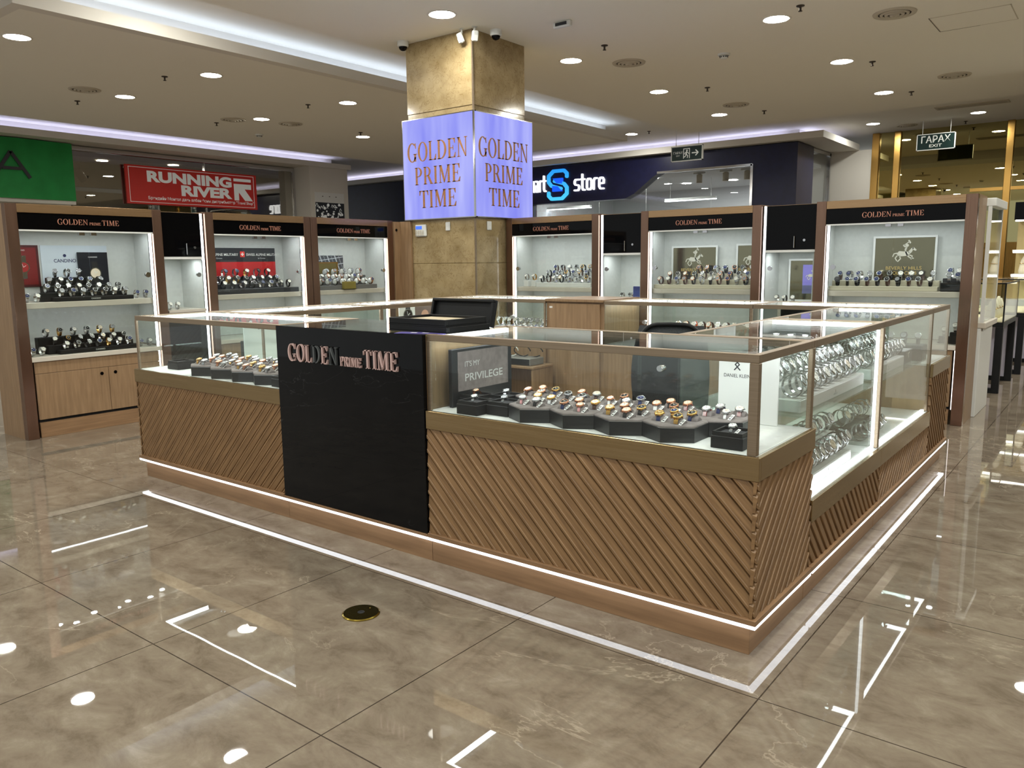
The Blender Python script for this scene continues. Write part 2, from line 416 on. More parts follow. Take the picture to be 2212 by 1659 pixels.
# navy shop at the back
b = MB()
b.box(-26, -12.25, 15.3, 15.6, 0, 3.95, NAVY)
b.box(-12.25, -5.02, 15.3, 15.6, 3.55, 3.95, NAVY)
M = frame((0, 15.6, 0), (1, 0, 0), (0, 0, 1))
b.prism([(-12.25, 2.98), (-9.3, 2.98), (-9.05, 3.08), (-12.25, 3.08)], NAVY, M, .3, True); b.prism([(-12.25, 3.08), (-9.05, 3.08), (-8.52, 3.46), (-8.35, 3.55), (-12.25, 3.55)], NAVY, M, .3, True)
b.box(-6.0, -5.02, 15.3, 16.4, 0, 3.55, NAVY); b.box(-5.3, -5.02, 15.6, 16.4, 3.55, 3.95, NAVY)
struct('wall_back', b)
b = MB(); b.box(-8.4, -6.02, 15.27, 15.33, 3.52, 3.57, CHROME); b.box(-6.06, -6.0, 15.27, 15.33, 0, 3.56, CHROME); struct('trim_5', b)
b = MB(); b.box(-12.25, -6.03, 15.42, 15.44, 0, 3.55, CLEARG); struct('window_2', b)
INW = mat('shop_interior_white', s(206, 208, 212), .7)
b = MB(); b.box(-13, -5.3, 21, 21.1, 0, 3.8, INW); b.box(-13.1, -13, 15.6, 21, 0, 3.8, INW); b.box(-13, -5.3, 15.6, 21, 3.62, 3.7, INW); b.box(-5.4, -5.3, 18.4, 21, 0, 3.7, INW); b_ = b; b = MB(); b.v, b.f, b.m, b.s, b.uv, b.mats = b_.v[:8], b_.f[:6], b_.m[:6], b_.s[:6], b_.uv[:6], b_.mats; struct('wall_back_shop', b)
for q_ in ((-13.1, -13, 15.6, 21, 0, 3.8), (-13, -5.3, 15.6, 21, 3.62, 3.7), (-5.4, -5.3, 18.4, 21, 0, 3.7)): b = MB(); b.box(*q_, INW); struct('wall_back_shop_side', b)
b = MB(); b.box(-7.9, -6.2, 20.7, 20.98, 0, 3.0, mat('dark_slats', s(34, 36, 48), .5)); struct('wall_back_shop_panel', b)
b = MB(); b.box(-5.3, -5.02, 16.4, 18.3, 0, .01, CEILW); b.box(-5.5, -4.12, 17.9, 18.0, 0, ZC, CEILW); struct('wall_back_right', b)
b = MB(); b.box(-5.12, -5.1, 16.42, 17.85, 0, 3.9, CLEARG); struct('window_3', b)
b = MB(); b.box(-5.15, -5.07, 17.82, 17.9, 0, 3.95, CHROME); b.box(-5.15, -5.07, 16.4, 17.9, 3.88, 3.95, CHROME); struct('window_3_frame', b)
b = MB(); b.box(-4.12, 6, 17.94, 17.96, 0, ZT, GOLDG); struct('window_4', b)
b = MB()
for x0, x1 in ((-4.14, -3.98), (-3.66, -3.52), (-1.42, -1.28), (.9, 1.04), (3.2, 3.34)): b.box(x0, x1, 17.86, 17.99, 0, ZT, GOLDM, .008)
b.box(-2.05, 6, 17.88, 17.98, 2.86, 2.93, GOLDM)
b.box(-1.42, 6, 17.88, 17.98, 0, .1, GOLDM)
struct('window_4_frame', b)
b = MB(); b.box(-4.2, 6, 21.0, 21.1, 0, ZT, mat('far_lobby', s(96, 84, 52), .7)); struct('wall_back_lobby', b)

b = MB(); b.box(8.5, 8.6, -5, 18, 0, ZT, mat('gold_reflection_tone', s(120, 106, 66), .6)); struct('added_wall_right', b)  # unseen wall added to block ambient light and reflect warmly in the glass

# marble column
def marble_col():
    m = noise_mat('beige_marble', s(146, 126, 90), s(180, 160, 122), (1, 1, 1), .12, 5, 9, lo=.3, hi=.7)
    n, l, bb = nodes(m)
    v = n.new('ShaderNodeTexNoise'); v.inputs['Scale'].default_value = 9; v.inputs['Detail'].default_value = 8; v.inputs['Distortion'].default_value = 1.5
    tc = n.new('ShaderNodeTexCoord'); l.new(tc.outputs['Object'], v.inputs['Vector'])
    cr = n.new('ShaderNodeValToRGB'); e = cr.color_ramp.elements; e[0].position = .475; e[0].color = (0, 0, 0, 1); e[1].position = .525; e[1].color = (0, 0, 0, 1)
    x = e.new(.5); x.color = (1, 1, 1, 1)
    l.new(v.outputs['Fac'], cr.inputs[0])
    src = bb.inputs['Base Color'].links[0].from_socket
    mx = n.new('ShaderNodeMix'); mx.data_type = 'RGBA'; mm = n.new('ShaderNodeMath'); mm.operation = 'MULTIPLY'; mm.inputs[1].default_value = .45
    l.new(cr.outputs[0], mm.inputs[0]); l.new(mm.outputs[0], mx.inputs['Factor']); l.new(src, mx.inputs['A']); mx.inputs['B'].default_value = (*s(112, 86, 46), 1)
    l.new(mx.outputs['Result'], bb.inputs['Base Color'])
    return m
MC = marble_col()
cl = thing('marble_column', 'square beige marble column rising to the ceiling between the two cabinet rows', 'column', (-5.515, 4.88, 0))
def f(b):
    for z0, z1 in ((0, 1.42), (1.424, 3.06), (3.17, ZC)):
        b.box(-6.03, -5.0, 4.40, 5.36, z0, z1, MC, .004)
    b.box(-6.025, -5.005, 4.405, 5.355, 3.064, 3.166, MC, .002)
    b.box(-6.02, -5.01, 4.41, 5.35, 0, ZC, MC)
part('shaft', cl, f)
part('corner_trim', cl, lambda b: b.box(-5.012, -4.994, 4.394, 4.412, 0, ZC-.002, BRONZE))
# light box sign
def lbmat():
    m = emis('lightbox_face', (.40, .42, 1), 1.0)
    n, l = m.node_tree.nodes, m.node_tree.links; e = n['Emission']
    tc = n.new('ShaderNodeTexCoord'); nz = n.new('ShaderNodeTexNoise'); mp = n.new('ShaderNodeMapping'); mp.inputs['Scale'].default_value = (3, 3, .5); nz.inputs['Scale'].default_value = 1.6
    l.new(tc.outputs['Object'], mp.inputs[0]); l.new(mp.outputs[0], nz.inputs['Vector'])
    cr = n.new('ShaderNodeValToRGB'); e0, e1 = cr.color_ramp.elements; e0.position = .3; e1.position = .75
    e0.color = (*s(138, 142, 244), 1); e1.color = (*s(184, 188, 255), 1)
    l.new(nz.outputs['Fac'], cr.inputs[0]); l.new(cr.outputs[0], e.inputs[0]); return m
LB = lbmat()
sg = thing('lightbox_sign', 'glowing violet lightbox sign wrapped around the marble column', 'illuminated sign', (-5.5, 4.35, 1.94))
XL, XR, YF, YB, Z0, Z1 = -6.075, -4.96, 4.355, 5.45, 1.945, 3.10
part('front_face', sg, lambda b: b.box(XL, XR-.012, YF, YF+.04, Z0, Z1, LB))
part('side_face', sg, lambda b: b.box(XR-.04, XR, YF+.012, YB, Z0, Z1, LB))
def f(b):
    b.box(XR-.014, XR+.003, YF-.003, YF+.014, Z0-.004, Z1+.004, CHROME)
    for z in (Z0, Z1): b.box(XL-.004, XR+.001, YF-.001, YF+.042, z-.006, z+.004, CHROME); b.box(XR-.042, XR+.001, YF, YB+.004, z-.006, z+.004, CHROME)
    b.box(XL-.008, XL, YF-.001, YF+.042, Z0-.006, Z1+.004, CHROME); b.box(XR-.042, XR+.001, YB, YB+.008, Z0-.006, Z1+.004, CHROME)
part('metal_edging', sg, f)
TAN = mat('tan_letters', s(164, 112, 66), .45)
for nm, o, u, W in (('front_lettering', Vector((XL, YF, 0)), Vector((1, 0, 0)), XR-XL), ('side_lettering', Vector((XR, YF, 0)), Vector((0, 1, 0)), YB-YF)):
    b = MB()
    for t, z, h, wd in (('GOLDEN', 2.615, .215, .86), ('PRIME', 2.345, .2, .66), ('TIME', 2.075, .2, .54)):
        M = frame(o+u*(W/2-.005)+Vector((0, 0, z)), u, (0, 0, 1))
        ww = sum(SERIF[c][0]+.06 for c in t)*h; serif_line(b, t, M, h, TAN, .006, center=True, sx=wd*W/ww)
    b.build(nm, sg)

# ------------------------------------------------------------------ ceiling fittings
def ceil_copy(src, x, y, z, label):
    o = src.copy(); COL.objects.link(o); o.location = (x, y, z)
    for c in src.children:
        d = c.copy(); COL.objects.link(d); d.parent = o
    o['label'] = label; return o
_dl = None
def downlight(x, y, z, label):
    global _dl
    if _dl: return ceil_copy(_dl, x, y, z, label)
    t = thing('ceiling_downlight', label, 'ceiling light', (x, y, z), group='round ceiling downlights', local=True)
    part('trim_ring', t, lambda b: b.lathe([(.128, -.001), (.13, -.006), (.15, -.008), (.156, 0)], CEILW, 32, caps=False))
    part('diffuser', t, lambda b: b.lathe([(.001, -.004), (.128, -.004)], DOWNL, 32, caps=False))
    for c in t.children: c.data.flip_normals() if False else None
    _dl = t; return t
LIGHTS = [(-9.09, 1.39, 'round downlight at the far left edge of the picture, nearest the corner'),
 (-9.1, 3.78, 'round downlight above the left cabinets, middle of the near ceiling row'),
 (-9.16, 6.22, 'round downlight just left of the marble column under the lower ceiling'),
 (-11.32, 3.72, 'round downlight beside the left round air vent'),
 (-11.4, 6.18, 'round downlight between two round air vents on the left ceiling'),
 (-11.58, 8.7, 'farthest round downlight on the left ceiling, close to the column'),
 (-4.91, 3.82, 'round downlight directly in front of the marble column top'),
 (-4.95, 6.29, 'round downlight immediately right of the marble column, beside a round vent'),
 (-4.97, 8.74, 'round downlight second behind the column on its right side'),
 (-5.06, 11.2, 'round downlight third behind the column, above the blue shop'),
 (-2.28, 6.23, 'large nearest round downlight on the right ceiling'),
 (-2.27, 8.63, 'round downlight on the right ceiling, second from the camera'),
 (-2.33, 11.12, 'round downlight on the right ceiling, third from the camera')]
for x, y, lb in LIGHTS: downlight(x, y, ZC, lb)
for x, y, lb in ((-8.45, 14.1, 'round downlight in the raised tray left of the arrow exit sign'), (-3.78, 16.4, 'round downlight in the rear tray left of the white ceiling box'), (-1.78, 16.4, 'round downlight in the rear tray under the slot air vent'), (-6.95, 2.15, 'round downlight hidden above the frame in the raised tray')): downlight(x, y, ZT, lb)
for x in (-11.37, -9.1, -4.95, -2.3, .35, 3.0):
    for y in (-3.55, -1.1, 1.33, 3.8, 6.25, 8.7, 11.2):
        if x < -6 and (y > 1 and x > -10 or -.9 > y > -1.3 or y > 1.4): continue
        if x < 0 and y > 3.7: continue
        downlight(x, y, ZC, 'round ceiling downlight out of the picture above the open hall floor')
VENTM = mat('vent_paint', s(196, 188, 172), .6); VENTD = mat('vent_gap', s(46, 42, 36), .8)
_vt = None
def vent(x, y, z, label):
    global _vt
    if _vt: return ceil_copy(_vt, x, y, z, label)
    t = thing('round_air_vent', label, 'air vent', (x, y, z), group='round ceiling air vents', local=True)
    part('backing', t, lambda b: b.lathe([(.001, -.003), (.17, -.003)], VENTD, 32, caps=False))
    def f(b):
        for r0, r1, h in ((.16, .215, .014), (.115, .145, .022), (.07, .10, .028), (.0, .05, .034)):
            b.lathe([(max(r0, .001), -.004-h*.4), (max(r0, .001)+.002, -h), (r1-.006, -h), (r1, -h*.45 if r1 < .2 else 0)], VENTM, 32, caps=False)
    part('cone_rings', t, f)
    _vt = t; return t
for x, y, lb in ((-1.24, 6.83, 'round air vent nearest the ceiling hatch'), (-4.43, 6.86, 'round air vent beside the downlight right of the column'), (-4.47, 10.5, 'round air vent above the arrow exit sign side'), (-1.26, 10.5, 'round air vent on the far right of the ceiling'),
 (-11.26, 3.1, 'round air vent on the left ceiling near the front'), (-11.8, 5.88, 'round air vent left of a downlight on the left ceiling'), (-11.4, 6.8, 'round air vent right of a downlight on the left ceiling')): vent(x, y, ZC, lb)
vent(-3.25, 17.1, ZT, 'round air vent beside the hanging garage exit sign')
_sp = None
def sprinkler(x, y, z, label):
    global _sp
    if _sp: return ceil_copy(_sp, x, y, z, label)
    t = thing('fire_sprinkler', label, 'sprinkler', (x, y, z), group='fire sprinklers on the ceiling', local=True)
    D = mat('sprinkler_metal', s(70, 62, 56), .4, .6)
    part('rosette', t, lambda b: b.lathe([(.042, 0), (.04, -.008), (.012, -.012), (.012, -.05)], D, 14, caps=False))
    part('deflector', t, lambda b: b.lathe([(.004, -.05), (.022, -.052), (.022, -.056), (.003, -.058)], D, 12))
    _sp = t; return t
for x, y, lb in ((-4.24, 5.94, 'sprinkler above the vent right of the column'), (-1.93, 5.94, 'sprinkler at the top edge beside the large right downlight'), (-1.96, 8.9, 'sprinkler right of the second right-hand downlight'), (-4.28, 8.95, 'sprinkler between the two middle right downlights'),
 (-4.31, 11.36, 'sprinkler right of the downlight above the arrow exit sign'), (-1.98, 11.33, 'sprinkler right of the third right-hand downlight'), (-9.64, 3.42, 'sprinkler left of the near left downlight'), (-12.17, 3.4, 'sprinkler below the left round vent'),
 (-9.75, 5.9, 'sprinkler left of the downlight beside the column'), (-12.3, 5.87, 'sprinkler left of the flat round vent on the left ceiling'), (-11.2, 8.3, 'sprinkler left of the farthest left downlight')): sprinkler(x, y, ZC, lb)
sprinkler(-7.95, 14.0, ZT, 'sprinkler in the raised tray beside the arrow exit sign'); sprinkler(-2.15, 17.4, ZT, 'sprinkler right of the hanging garage exit sign')
def smoke(x, y, z, label):
    t = thing('smoke_detector', label, 'smoke detector', (x, y, z), local=True)
    part('base', t, lambda b: b.lathe([(.075, 0), (.075, -.022), (.06, -.026)], WHITE, 20, caps=False))
    def f(b):
        b.lathe([(.045, -.026), (.045, -.052), (.03, -.06), (.001, -.062)], WHITE, 20, caps=False)
        for i in range(10):
            a = 2*PI*i/10; b.box(.0455*math.cos(a)-.006, .0455*math.cos(a)+.006, .0455*math.sin(a)-.006, .0455*math.sin(a)+.006, -.046, -.034, INK)
    part('sensor_head', t, f)
smoke(-3.3, 7.25, ZC, 'white smoke detector on the right ceiling among the downlights'); smoke(-12.84, 7.14, ZC, 'white smoke detector on the left ceiling near the violet cove')
b = MB(); b.box(-4.2, -3.98, 4.8, 4.86, ZC-.06, ZC, WHITE, .01); b.box(-4.16, -4.02, 4.79, 4.8, ZC-.045, ZC-.015, INK)
tag(b.build('emergency_light_box', None, loc=(-4.09, 4.83, ZC)), 'small white box light on the ceiling right of the column', 'emergency light')
b = MB()
for x0, x1, y0, y1 in ((-1.0, -.99, 7.28, 7.93), (-.25, -.24, 7.28, 7.93), (-1.0, -.24, 7.28, 7.29), (-1.0, -.24, 7.92, 7.93)): b.box(x0, x1, y0, y1, ZC-.003, ZC, VENTM)
b.box(-.99, -.25, 7.29, 7.92, ZC-.002, ZC, CEIL)
b.box(-1.003, -.997, 7.28, 7.93, ZC-.004, ZC, VENTD); b.box(-1.0, -.6, 7.925, 7.93, ZC-.004, ZC, VENTD)
tag(b.build('access_hatch', None, loc=(-.62, 7.6, ZC)), 'flush rectangular ceiling access hatch at the upper right', 'ceiling hatch')
t = thing('slot_air_vent', 'long rectangular slot air vent in the rear ceiling tray', 'air vent', (-1.75, 15.35, ZT), local=True)
part('frame', t, lambda b: [b.box(-.62, .62, -.16, -.12, -.015, 0, VENTM), b.box(-.62, .62, .12, .16, -.015, 0, VENTM), b.box(-.62, -.58, -.12, .12, -.015, 0, VENTM), b.box(.58, .62, -.12, .12, -.015, 0, VENTM)])
part('blades', t, lambda b: [b.box(-.58, .58, -.1+.05*i, -.08+.05*i, -.012, -.002, VENTM) for i in range(5)])
part('backing', t, lambda b: b.box(-.58, .58, -.12, .12, -.0015, 0, VENTD))
# hanging exit signs
def exit_sign(name, cx, y, zc, w_, h_, zt, label, draw):
    t = thing(name, label, 'exit sign', (cx, y, zc-h_/2))
    DG = mat('exit_sign_green', s(22, 44, 42), .35)
    part('panel', t, lambda b: b.box(cx-w_/2+.012, cx+w_/2-.012, y-.02, y+.02, zc-h_/2+.012, zc+h_/2-.012, DG))
    def f(b):
        for z in (zc-h_/2, zc+h_/2-.016): b.box(cx-w_/2, cx+w_/2, y-.026, y+.026, z, z+.016, WHITE)
        for x in (cx-w_/2, cx+w_/2-.016): b.box(x, x+.016, y-.026, y+.026, zc-h_/2, zc+h_/2, WHITE)
    part('frame', t, f)
    for k in (-.36, .36): part('hanging_rod', t, lambda b: b.tube([(cx+k*w_, y, zc+h_/2), (cx+k*w_, y, zt)], .006, WHITE, 6))
    b = MB(); draw(b, frame((cx, y-.021, zc), (1, 0, 0), (0, 0, 1))); b.build('lettering', t)
def d1(b, M):
    T = lambda x, y: M @ Matrix.Translation((x, y, 0))
    sans(b, 'ГАРАХ', T(-.19, .0), .045, ICON, .001, True); sans(b, 'EXIT', T(-.19, -.05), .028, ICON, .001, True)
    for p in (rc(-.075, -.1, -.06, .1), rc(-.075, .085, .07, .1), rc(.055, -.1, .07, .1)): b.prism(p, ICON, M, .001)
    b.prism([(.005+.02*math.cos(i*PI/5), .055+.02*math.sin(i*PI/5)) for i in range(10)], ICON, M, .0015)
    for pts, wd in (([(0, .03), (-.012, -.02)], .03), ([(-.012, -.02), (.025, -.045), (.015, -.085)], .018), ([(-.012, -.02), (-.03, -.06), (-.058, -.07)], .018), ([(.0, .025), (.035, .01), (.045, -.01)], .013), ([(0, .025), (-.035, .015), (-.045, -.012)], .013)): stroke(b, pts, wd, ICON, M, .0015)
    stroke(b, [(.12, 0), (.25, 0)], .022, ICON, M, .001); stroke(b, [(.2, .05), (.25, 0), (.2, -.05)], .022, ICON, M, .001)
exit_sign('exit_sign', -6.42, 12.78, 3.58, .69, .30, ZT, 'hanging exit sign with running man and arrow', d1)
def d2(b, M):
    sans(b, 'ГАРАХ', M @ Matrix.Translation((0, -.015, 0)), .135, ICON, .001, True, .012, .56); sans(b, 'EXIT', M @ Matrix.Translation((0, -.11, 0)), .06, ICON, .001, True, .01, .24)
exit_sign('exit_sign', -2.59, 16.77, 3.87, .74, .34, ZT, 'hanging exit sign with two lines of white letters near gold glazing', d2)
# cameras and sensors at the column top
def dome(x, y, z, label, k=1):
    t = thing('dome_camera', label, 'security camera', (x, y, z), local=True)
    part('housing', t, lambda b: b.lathe([(.066*k, 0), (.066*k, -.05*k), (.058*k, -.06*k), (.05*k, -.062*k)], WHITE, 20, caps=False))
    part('dome', t, lambda b: b.lathe([(.049*k*math.cos(a*PI/12), -.062*k-.045*k*math.sin(a*PI/12)) for a in range(7)][:6]+[(.001, -.107*k)], BLACKG, 20, caps=False))
dome(-5.95, 4.28, ZC, 'dome security camera at the left top corner of the column'); dome(-4.84, 4.62, ZC, 'dome security camera on the right face of the column top'); dome(-11.3, 11.0, ZC, 'small far dome camera left of the column above the dark shop', 1.0)
def psensor(x, y, z, rz, label):
    t = thing('motion_sensor', label, 'motion sensor', (x, y, z), rz, local=True)
    part('bracket', t, lambda b: [b.box(-.03, .03, -.02, .02, -.008, 0, WHITE, .003), b.tube([(0, 0, -.008), (0, 0, -.05)], .012, WHITE, 8)])
    M = Matrix.Translation((0, -.015, -.1)) @ Matrix.Rotation(R(25), 4, 'X')
    part('body', t, lambda b: [b.box(-.035, .035, -.025, .025, -.055, .055, WHITE, .012, M), b.box(-.026, .026, -.029, -.024, -.045, .01, PAPER, .003, M)])
psensor(-5.09, 4.33, ZC, R(-20), 'white motion sensor left of the column top edge'); psensor(-4.93, 4.36, ZC, R(60), 'white motion sensor right of the column top edge')
t = thing('alarm_keypad', 'white alarm keypad with blue screen on the column under lightbox', 'keypad', (-5.835, 4.4, 1.74))
part('housing', t, lambda b: b.box(-5.93, -5.755, 4.37, 4.40, 1.745, 1.885, WHITE, .008))
part('screen', t, lambda b: b.box(-5.915, -5.815, 4.367, 4.371, 1.83, 1.868, mat('keypad_screen', s(30, 60, 170), .3, emit=(.1, .25, 1), es=.8)))
part('keys', t, lambda b: [b.box(-5.915+.035*i, -5.892+.035*i, 4.366, 4.371, 1.757+.022*j, 1.772+.022*j, VENTM) for i in range(4) for j in range(3)])
for x0, x1, y0, y1, lb in ((-5.45, -5.38, 4.385, 4.40, 'small white sensor on the column front under the lightbox'), (-5.0, -4.985, 4.6, 4.68, 'small white sensor on the column side under the lightbox')):
    t = thing('wall_sensor', lb, 'sensor', ((x0+x1)/2, (y0+y1)/2, 1.78)); part('housing', t, lambda b: b.box(x0, x1, y0, y1, 1.80, 1.90, WHITE, .006)); part('lens', t, lambda b: b.box(x0+(.02 if x1-x0 > .03 else .014), x1-(.02 if x1-x0 > .03 else -.003), y0-(.002 if x1-x0 > .03 else -.02), y1-(.013 if x1-x0 > .03 else .02), 1.82, 1.845, PAPER))

# ------------------------------------------------------------------ shop signs and far shops
t = thing('banner', 'green fabric banner with a large black letter A', 'banner', (-16.62, 3.2, 2.8))
GR = noise_mat('green_fabric', s(20, 138, 62), s(26, 150, 70), (1, 1, 1), .6, 3, 4)
part('cloth', t, lambda b: b.grid([[(-16.6+.03*math.sin(i*.9), .6+4.65*i/20, z) for i in range(21)] for z in (2.79, 3.95)], GR, True))
part('backing_board', t, lambda b: b.box(-16.75, -16.65, .6, 5.25, 2.72, 3.95, CEILW))
def f(b):
    M = frame((-16.55, 4.05, 3.16), (0, 1, 0), (0, 0, 1))
    stroke(b, [(-.32, .03), (0, .52)], .065, INK, M, .012, False); stroke(b, [(.32, .03), (0, .52)], .065, INK, M, .012, False); stroke(b, [(-.17, .2), (.17, .2)], .06, INK, M, .0125, False)
part('lettering', t, f)
t = thing('banner', 'red hanging shop banner with white lettering and arrow emblem', 'banner', (-16.8, 8.1, 2.82))
RED = mat('red_board', s(222, 52, 44), .45)
Mr = frame((-16.80, 8.09, 3.245), (0, 1, 0), (0, 0, 1))
part('board', t, lambda b: b.box(-16.84, -16.80, 6.42, 9.77, 2.82, 3.67, RED))
def f(b):
    for p in (rc(-1.6, -.385, 1.6, -.375), rc(-1.6, .375, 1.6, .385), rc(-1.6, -.385, -1.59, .385), rc(1.59, -.385, 1.6, .385)): b.prism(p, ICON, Mr, .004)
part('border_line', t, f)
def f(b):
    T = lambda x, y: Mr @ Matrix.Translation((x, y, 0))
    sans(b, 'RUNNING', T(-1.18, .09), .22, ICON, .004, False, .05, 2.15)
part('lettering', t, f)
def f(b):
    T = lambda x, y: Mr @ Matrix.Translation((x, y, 0))
    sans(b, 'RIVER', T(-.37, -.18), .22, ICON, .004, False, .05, 1.34)
part('lettering', t, f)
def f(b):
    T = lambda x, y: Mr @ Matrix.Translation((x, y, 0))
    sans(b, 'Брэндийн Монгол дахь албан ёсны дистрибьютер "Travel Shop"', T(-1.18, -.31), .065, ICON, .004, False, .012, 2.75)
part('lettering', t, f)
def f(b):
    b.prism(rc(1.03, .24, 1.52, .31), ICON, Mr, .004); b.prism(rc(1.03, -.22, 1.16, .18), ICON, Mr, .004); b.prism(rc(1.03, .06, 1.52, .18), ICON, Mr, .0045); b.prism([(1.16, .10), (1.3, .10), (1.55, -.22), (1.33, -.22), (1.16, -.02)], ICON, Mr, .004)
part('arrow_emblem', t, f)
t = thing('poster', 'black and white doodle poster on the pale wall pier', 'poster', (-16.25, 11.65, 2.62))
part('board', t, lambda b: b.box(-16.245, -16.235, 11.15, 12.14, 2.5, 3.32, PAPER))
def f(b):
    M = frame((-16.235, 11.15, 2.5), (0, 1, 0), (0, 0, 1)); b.prism(rc(.01, .02, .98, .56), INK, M, .002)
    r = random.Random(3)
    for i in range(60):
        x, y, k = r.uniform(.05, .93), r.uniform(.06, .52), r.uniform(.015, .045); q = r.random()
        if q < .4: b.prism([(x+k*math.cos(a*PI/5), y+k*math.sin(a*PI/5)) for a in range(10)], ICON, M, .003+i*1e-5)
        elif q < .7: b.prism(rc(x-k, y-k*.4, x+k, y+k*.4), ICON, M, .003+i*1e-5)
        else: stroke(b, [(x-k, y-k), (x, y+k), (x+k, y-k*.5)], .012, ICON, M, .003+i*1e-5)
    for y in (.72,):
        for x in (.25, .48, .7): stroke(b, [(x, y), (x+.02, y)], .02, VENTD, M, .002)
part('printed_pattern', t, f)
# track spots inside the left shop
for y, z, lb in ((6.1, 3.5, 'black track spotlight behind the glass left of the red banner'), (7.35, 3.5, 'black track spotlight behind the red banner edge')):
    t = thing('track_spotlight', lb, 'spotlight', (-18.2, y, z+.3)); part('mount', t, lambda b: [b.box(-18.3, -18.1, y-.2, y+.2, z+.26, z+.3, BLACKM), b.tube([(-18.2, y, z+.26), (-18.2, y, z+.12)], .02, BLACKM, 8)])
    M = Matrix.Translation((-18.2, y, z)) @ Matrix.Rotation(R(35), 4, 'X'); part('head', t, lambda b: b.lathe([(.085, -.14), (.09, .1), (.03, .13)], BLACKM, 14, M=M))
downlight(-19, 7.0, 3.97, 'round light inside the dark left shop left of the red banner'); downlight(-18.6, 8.6, 3.97, 'round light inside the dark left shop above the red banner')
# illuminated store sign
t = thing('store_sign', 'illuminated white and blue shop sign letters on navy fascia', 'illuminated sign', (-10.9, 15.3, 3.05))
SW = emis('sign_white', (.95, .97, 1), 1.6)
def sgrad():
    m = emis('sign_blue', (.05, .35, 1), 1.1); n, l = m.node_tree.nodes, m.node_tree.links
    tc = n.new('ShaderNodeTexCoord'); sp = n.new('ShaderNodeSeparateXYZ'); cr = n.new('ShaderNodeValToRGB'); cr.color_ramp.elements[0].color = (*s(80, 205, 250), 1); cr.color_ramp.elements[1].color = (*s(40, 150, 240), 1)
    l.new(tc.outputs['Generated'], sp.inputs[0]); l.new(sp.outputs[2], cr.inputs[0]); l.new(cr.outputs[0], n['Emission'].inputs[0]); return m
SB = sgrad(); SB2 = emis('sign_blue_deep', s(30, 90, 235), 1.2)
Ms = frame((0, 15.3, 0), (1, 0, 0), (0, 0, 1))
LET = {'s': ([[(.9, 1), (.25, 1), (.1, .85), (.1, .65), (.25, .52), (.75, .48), (.9, .35), (.9, .15), (.75, 0), (.1, 0)]], 1),
 't': ([[(.3, 1.45), (.3, .2), (.45, 0), (.75, 0)], [(.05, 1), (.7, 1)]], .85), 'o': ([[(.3, 0), (.7, 0), (.9, .2), (.9, .8), (.7, 1), (.3, 1), (.1, .8), (.1, .2), (.3, 0)]], 1),
 'r': ([[(.12, 0), (.12, .8), (.3, 1), (.7, 1)]], .8), 'e': ([[(.85, 0), (.3, 0), (.1, .2), (.1, .8), (.3, 1), (.7, 1), (.9, .8), (.88, .5), (.15, .48)]], 1), 'a': ([[(.2, 1), (.7, 1), (.88, .82), (.88, 0), (.3, 0), (.12, .15), (.12, .4), (.3, .55), (.85, .55)]], 1), 'm': ([[(.1, 0), (.1, 1), (.7, 1), (.8, .9), (.8, 0)], [(.8, .9), (.9, 1), (1.35, 1), (1.5, .85), (1.5, 0)]], 1.6)}
def slet(b, word, x, z, h, wdt):
    tot = sum(LET[c][1]+.18 for c in word)-.18; k = wdt/tot
    for c in word:
        for pts in LET[c][0]: stroke(b, [(x+a*k, z+q*h) for a, q in pts], h*.155, SW, Ms, .06)
        x += (LET[c][1]+.18)*k
part('lettering', t, lambda b: slet(b, 'smart', -12.44, 3.31, .27, .74)); part('lettering', t, lambda b: slet(b, 'store', -10.80, 3.27, .27, .92))
def f(b):
    cx, cz = -11.32, 3.45
    stroke(b, [(cx+x, cz+z) for x, z in ((.29, .2), (.29, .28), (.2, .36), (-.14, .36), (-.29, .24), (-.29, .08), (-.2, -.02), (.1, -.1))], .085, SB, Ms, .06)
    stroke(b, [(cx-x, cz-z) for x, z in ((.29, .2), (.29, .28), (.2, .36), (-.14, .36), (-.29, .24), (-.29, .08), (-.2, -.02), (.1, -.1))], .085, SB, Ms, .0605)
    b.prism([(cx-.15, cz+.17), (cx+.16, cz+.17), (cx+.16, cz+.02), (cx-.02, cz+.04)], SB2, Ms, .062); b.prism([(cx+.15, cz-.17), (cx-.16, cz-.17), (cx-.16, cz-.02), (cx+.02, cz-.04)], SB2, Ms, .0625)
part('letter_emblem', t, f)
# linear lights and spots in the navy shop
for i, (x, y, z, L, lb) in enumerate(((-12.3, 17.2, 2.95, 1.6, 'linear pendant light left under the navy fascia'), (-8.8, 18.0, 3.05, 1.5, 'linear pendant light right of the shop sign'), (-10.7, 17.6, 2.62, 1.9, 'lowest linear pendant light above the middle black cabinet'), (-8.2, 20.0, 2.85, 2.2, 'farthest linear pendant light in the navy shop'))):
    t = thing('linear_light', lb, 'ceiling light', (x, y, z)); part('housing', t, lambda b: b.box(x-L/2, x+L/2, y-.05, y+.05, z+.02, z+.08, WHITE)); part('diffuser', t, lambda b: b.box(x-L/2, x+L/2, y-.045, y+.045, z, z+.02, LINEL))
    part('cable', t, lambda b: [b.tube([(x+k*L, y, z+.08), (x+k*L, y, 3.62)], .004, WHITE, 5) for k in (-.4, .4)])
for i, (x, y) in enumerate(((-7.9, 16.6), (-7.2, 16.6), (-6.65, 16.6))):
    t = thing('cylinder_spotlight', ORD[i]+' white cylinder spotlight from the left in the navy shop window', 'spotlight', (x, y, 3.62)); part('mount', t, lambda b: b.box(x-.15, x+.15, y-.03, y+.03, 3.58, 3.62, WHITE)); part('head', t, lambda b: b.lathe([(.075, -.2), (.075, 0), (.03, .02)], mat('spot_white', s(206, 196, 176), .5), 14, c=(x, y, 3.56)))
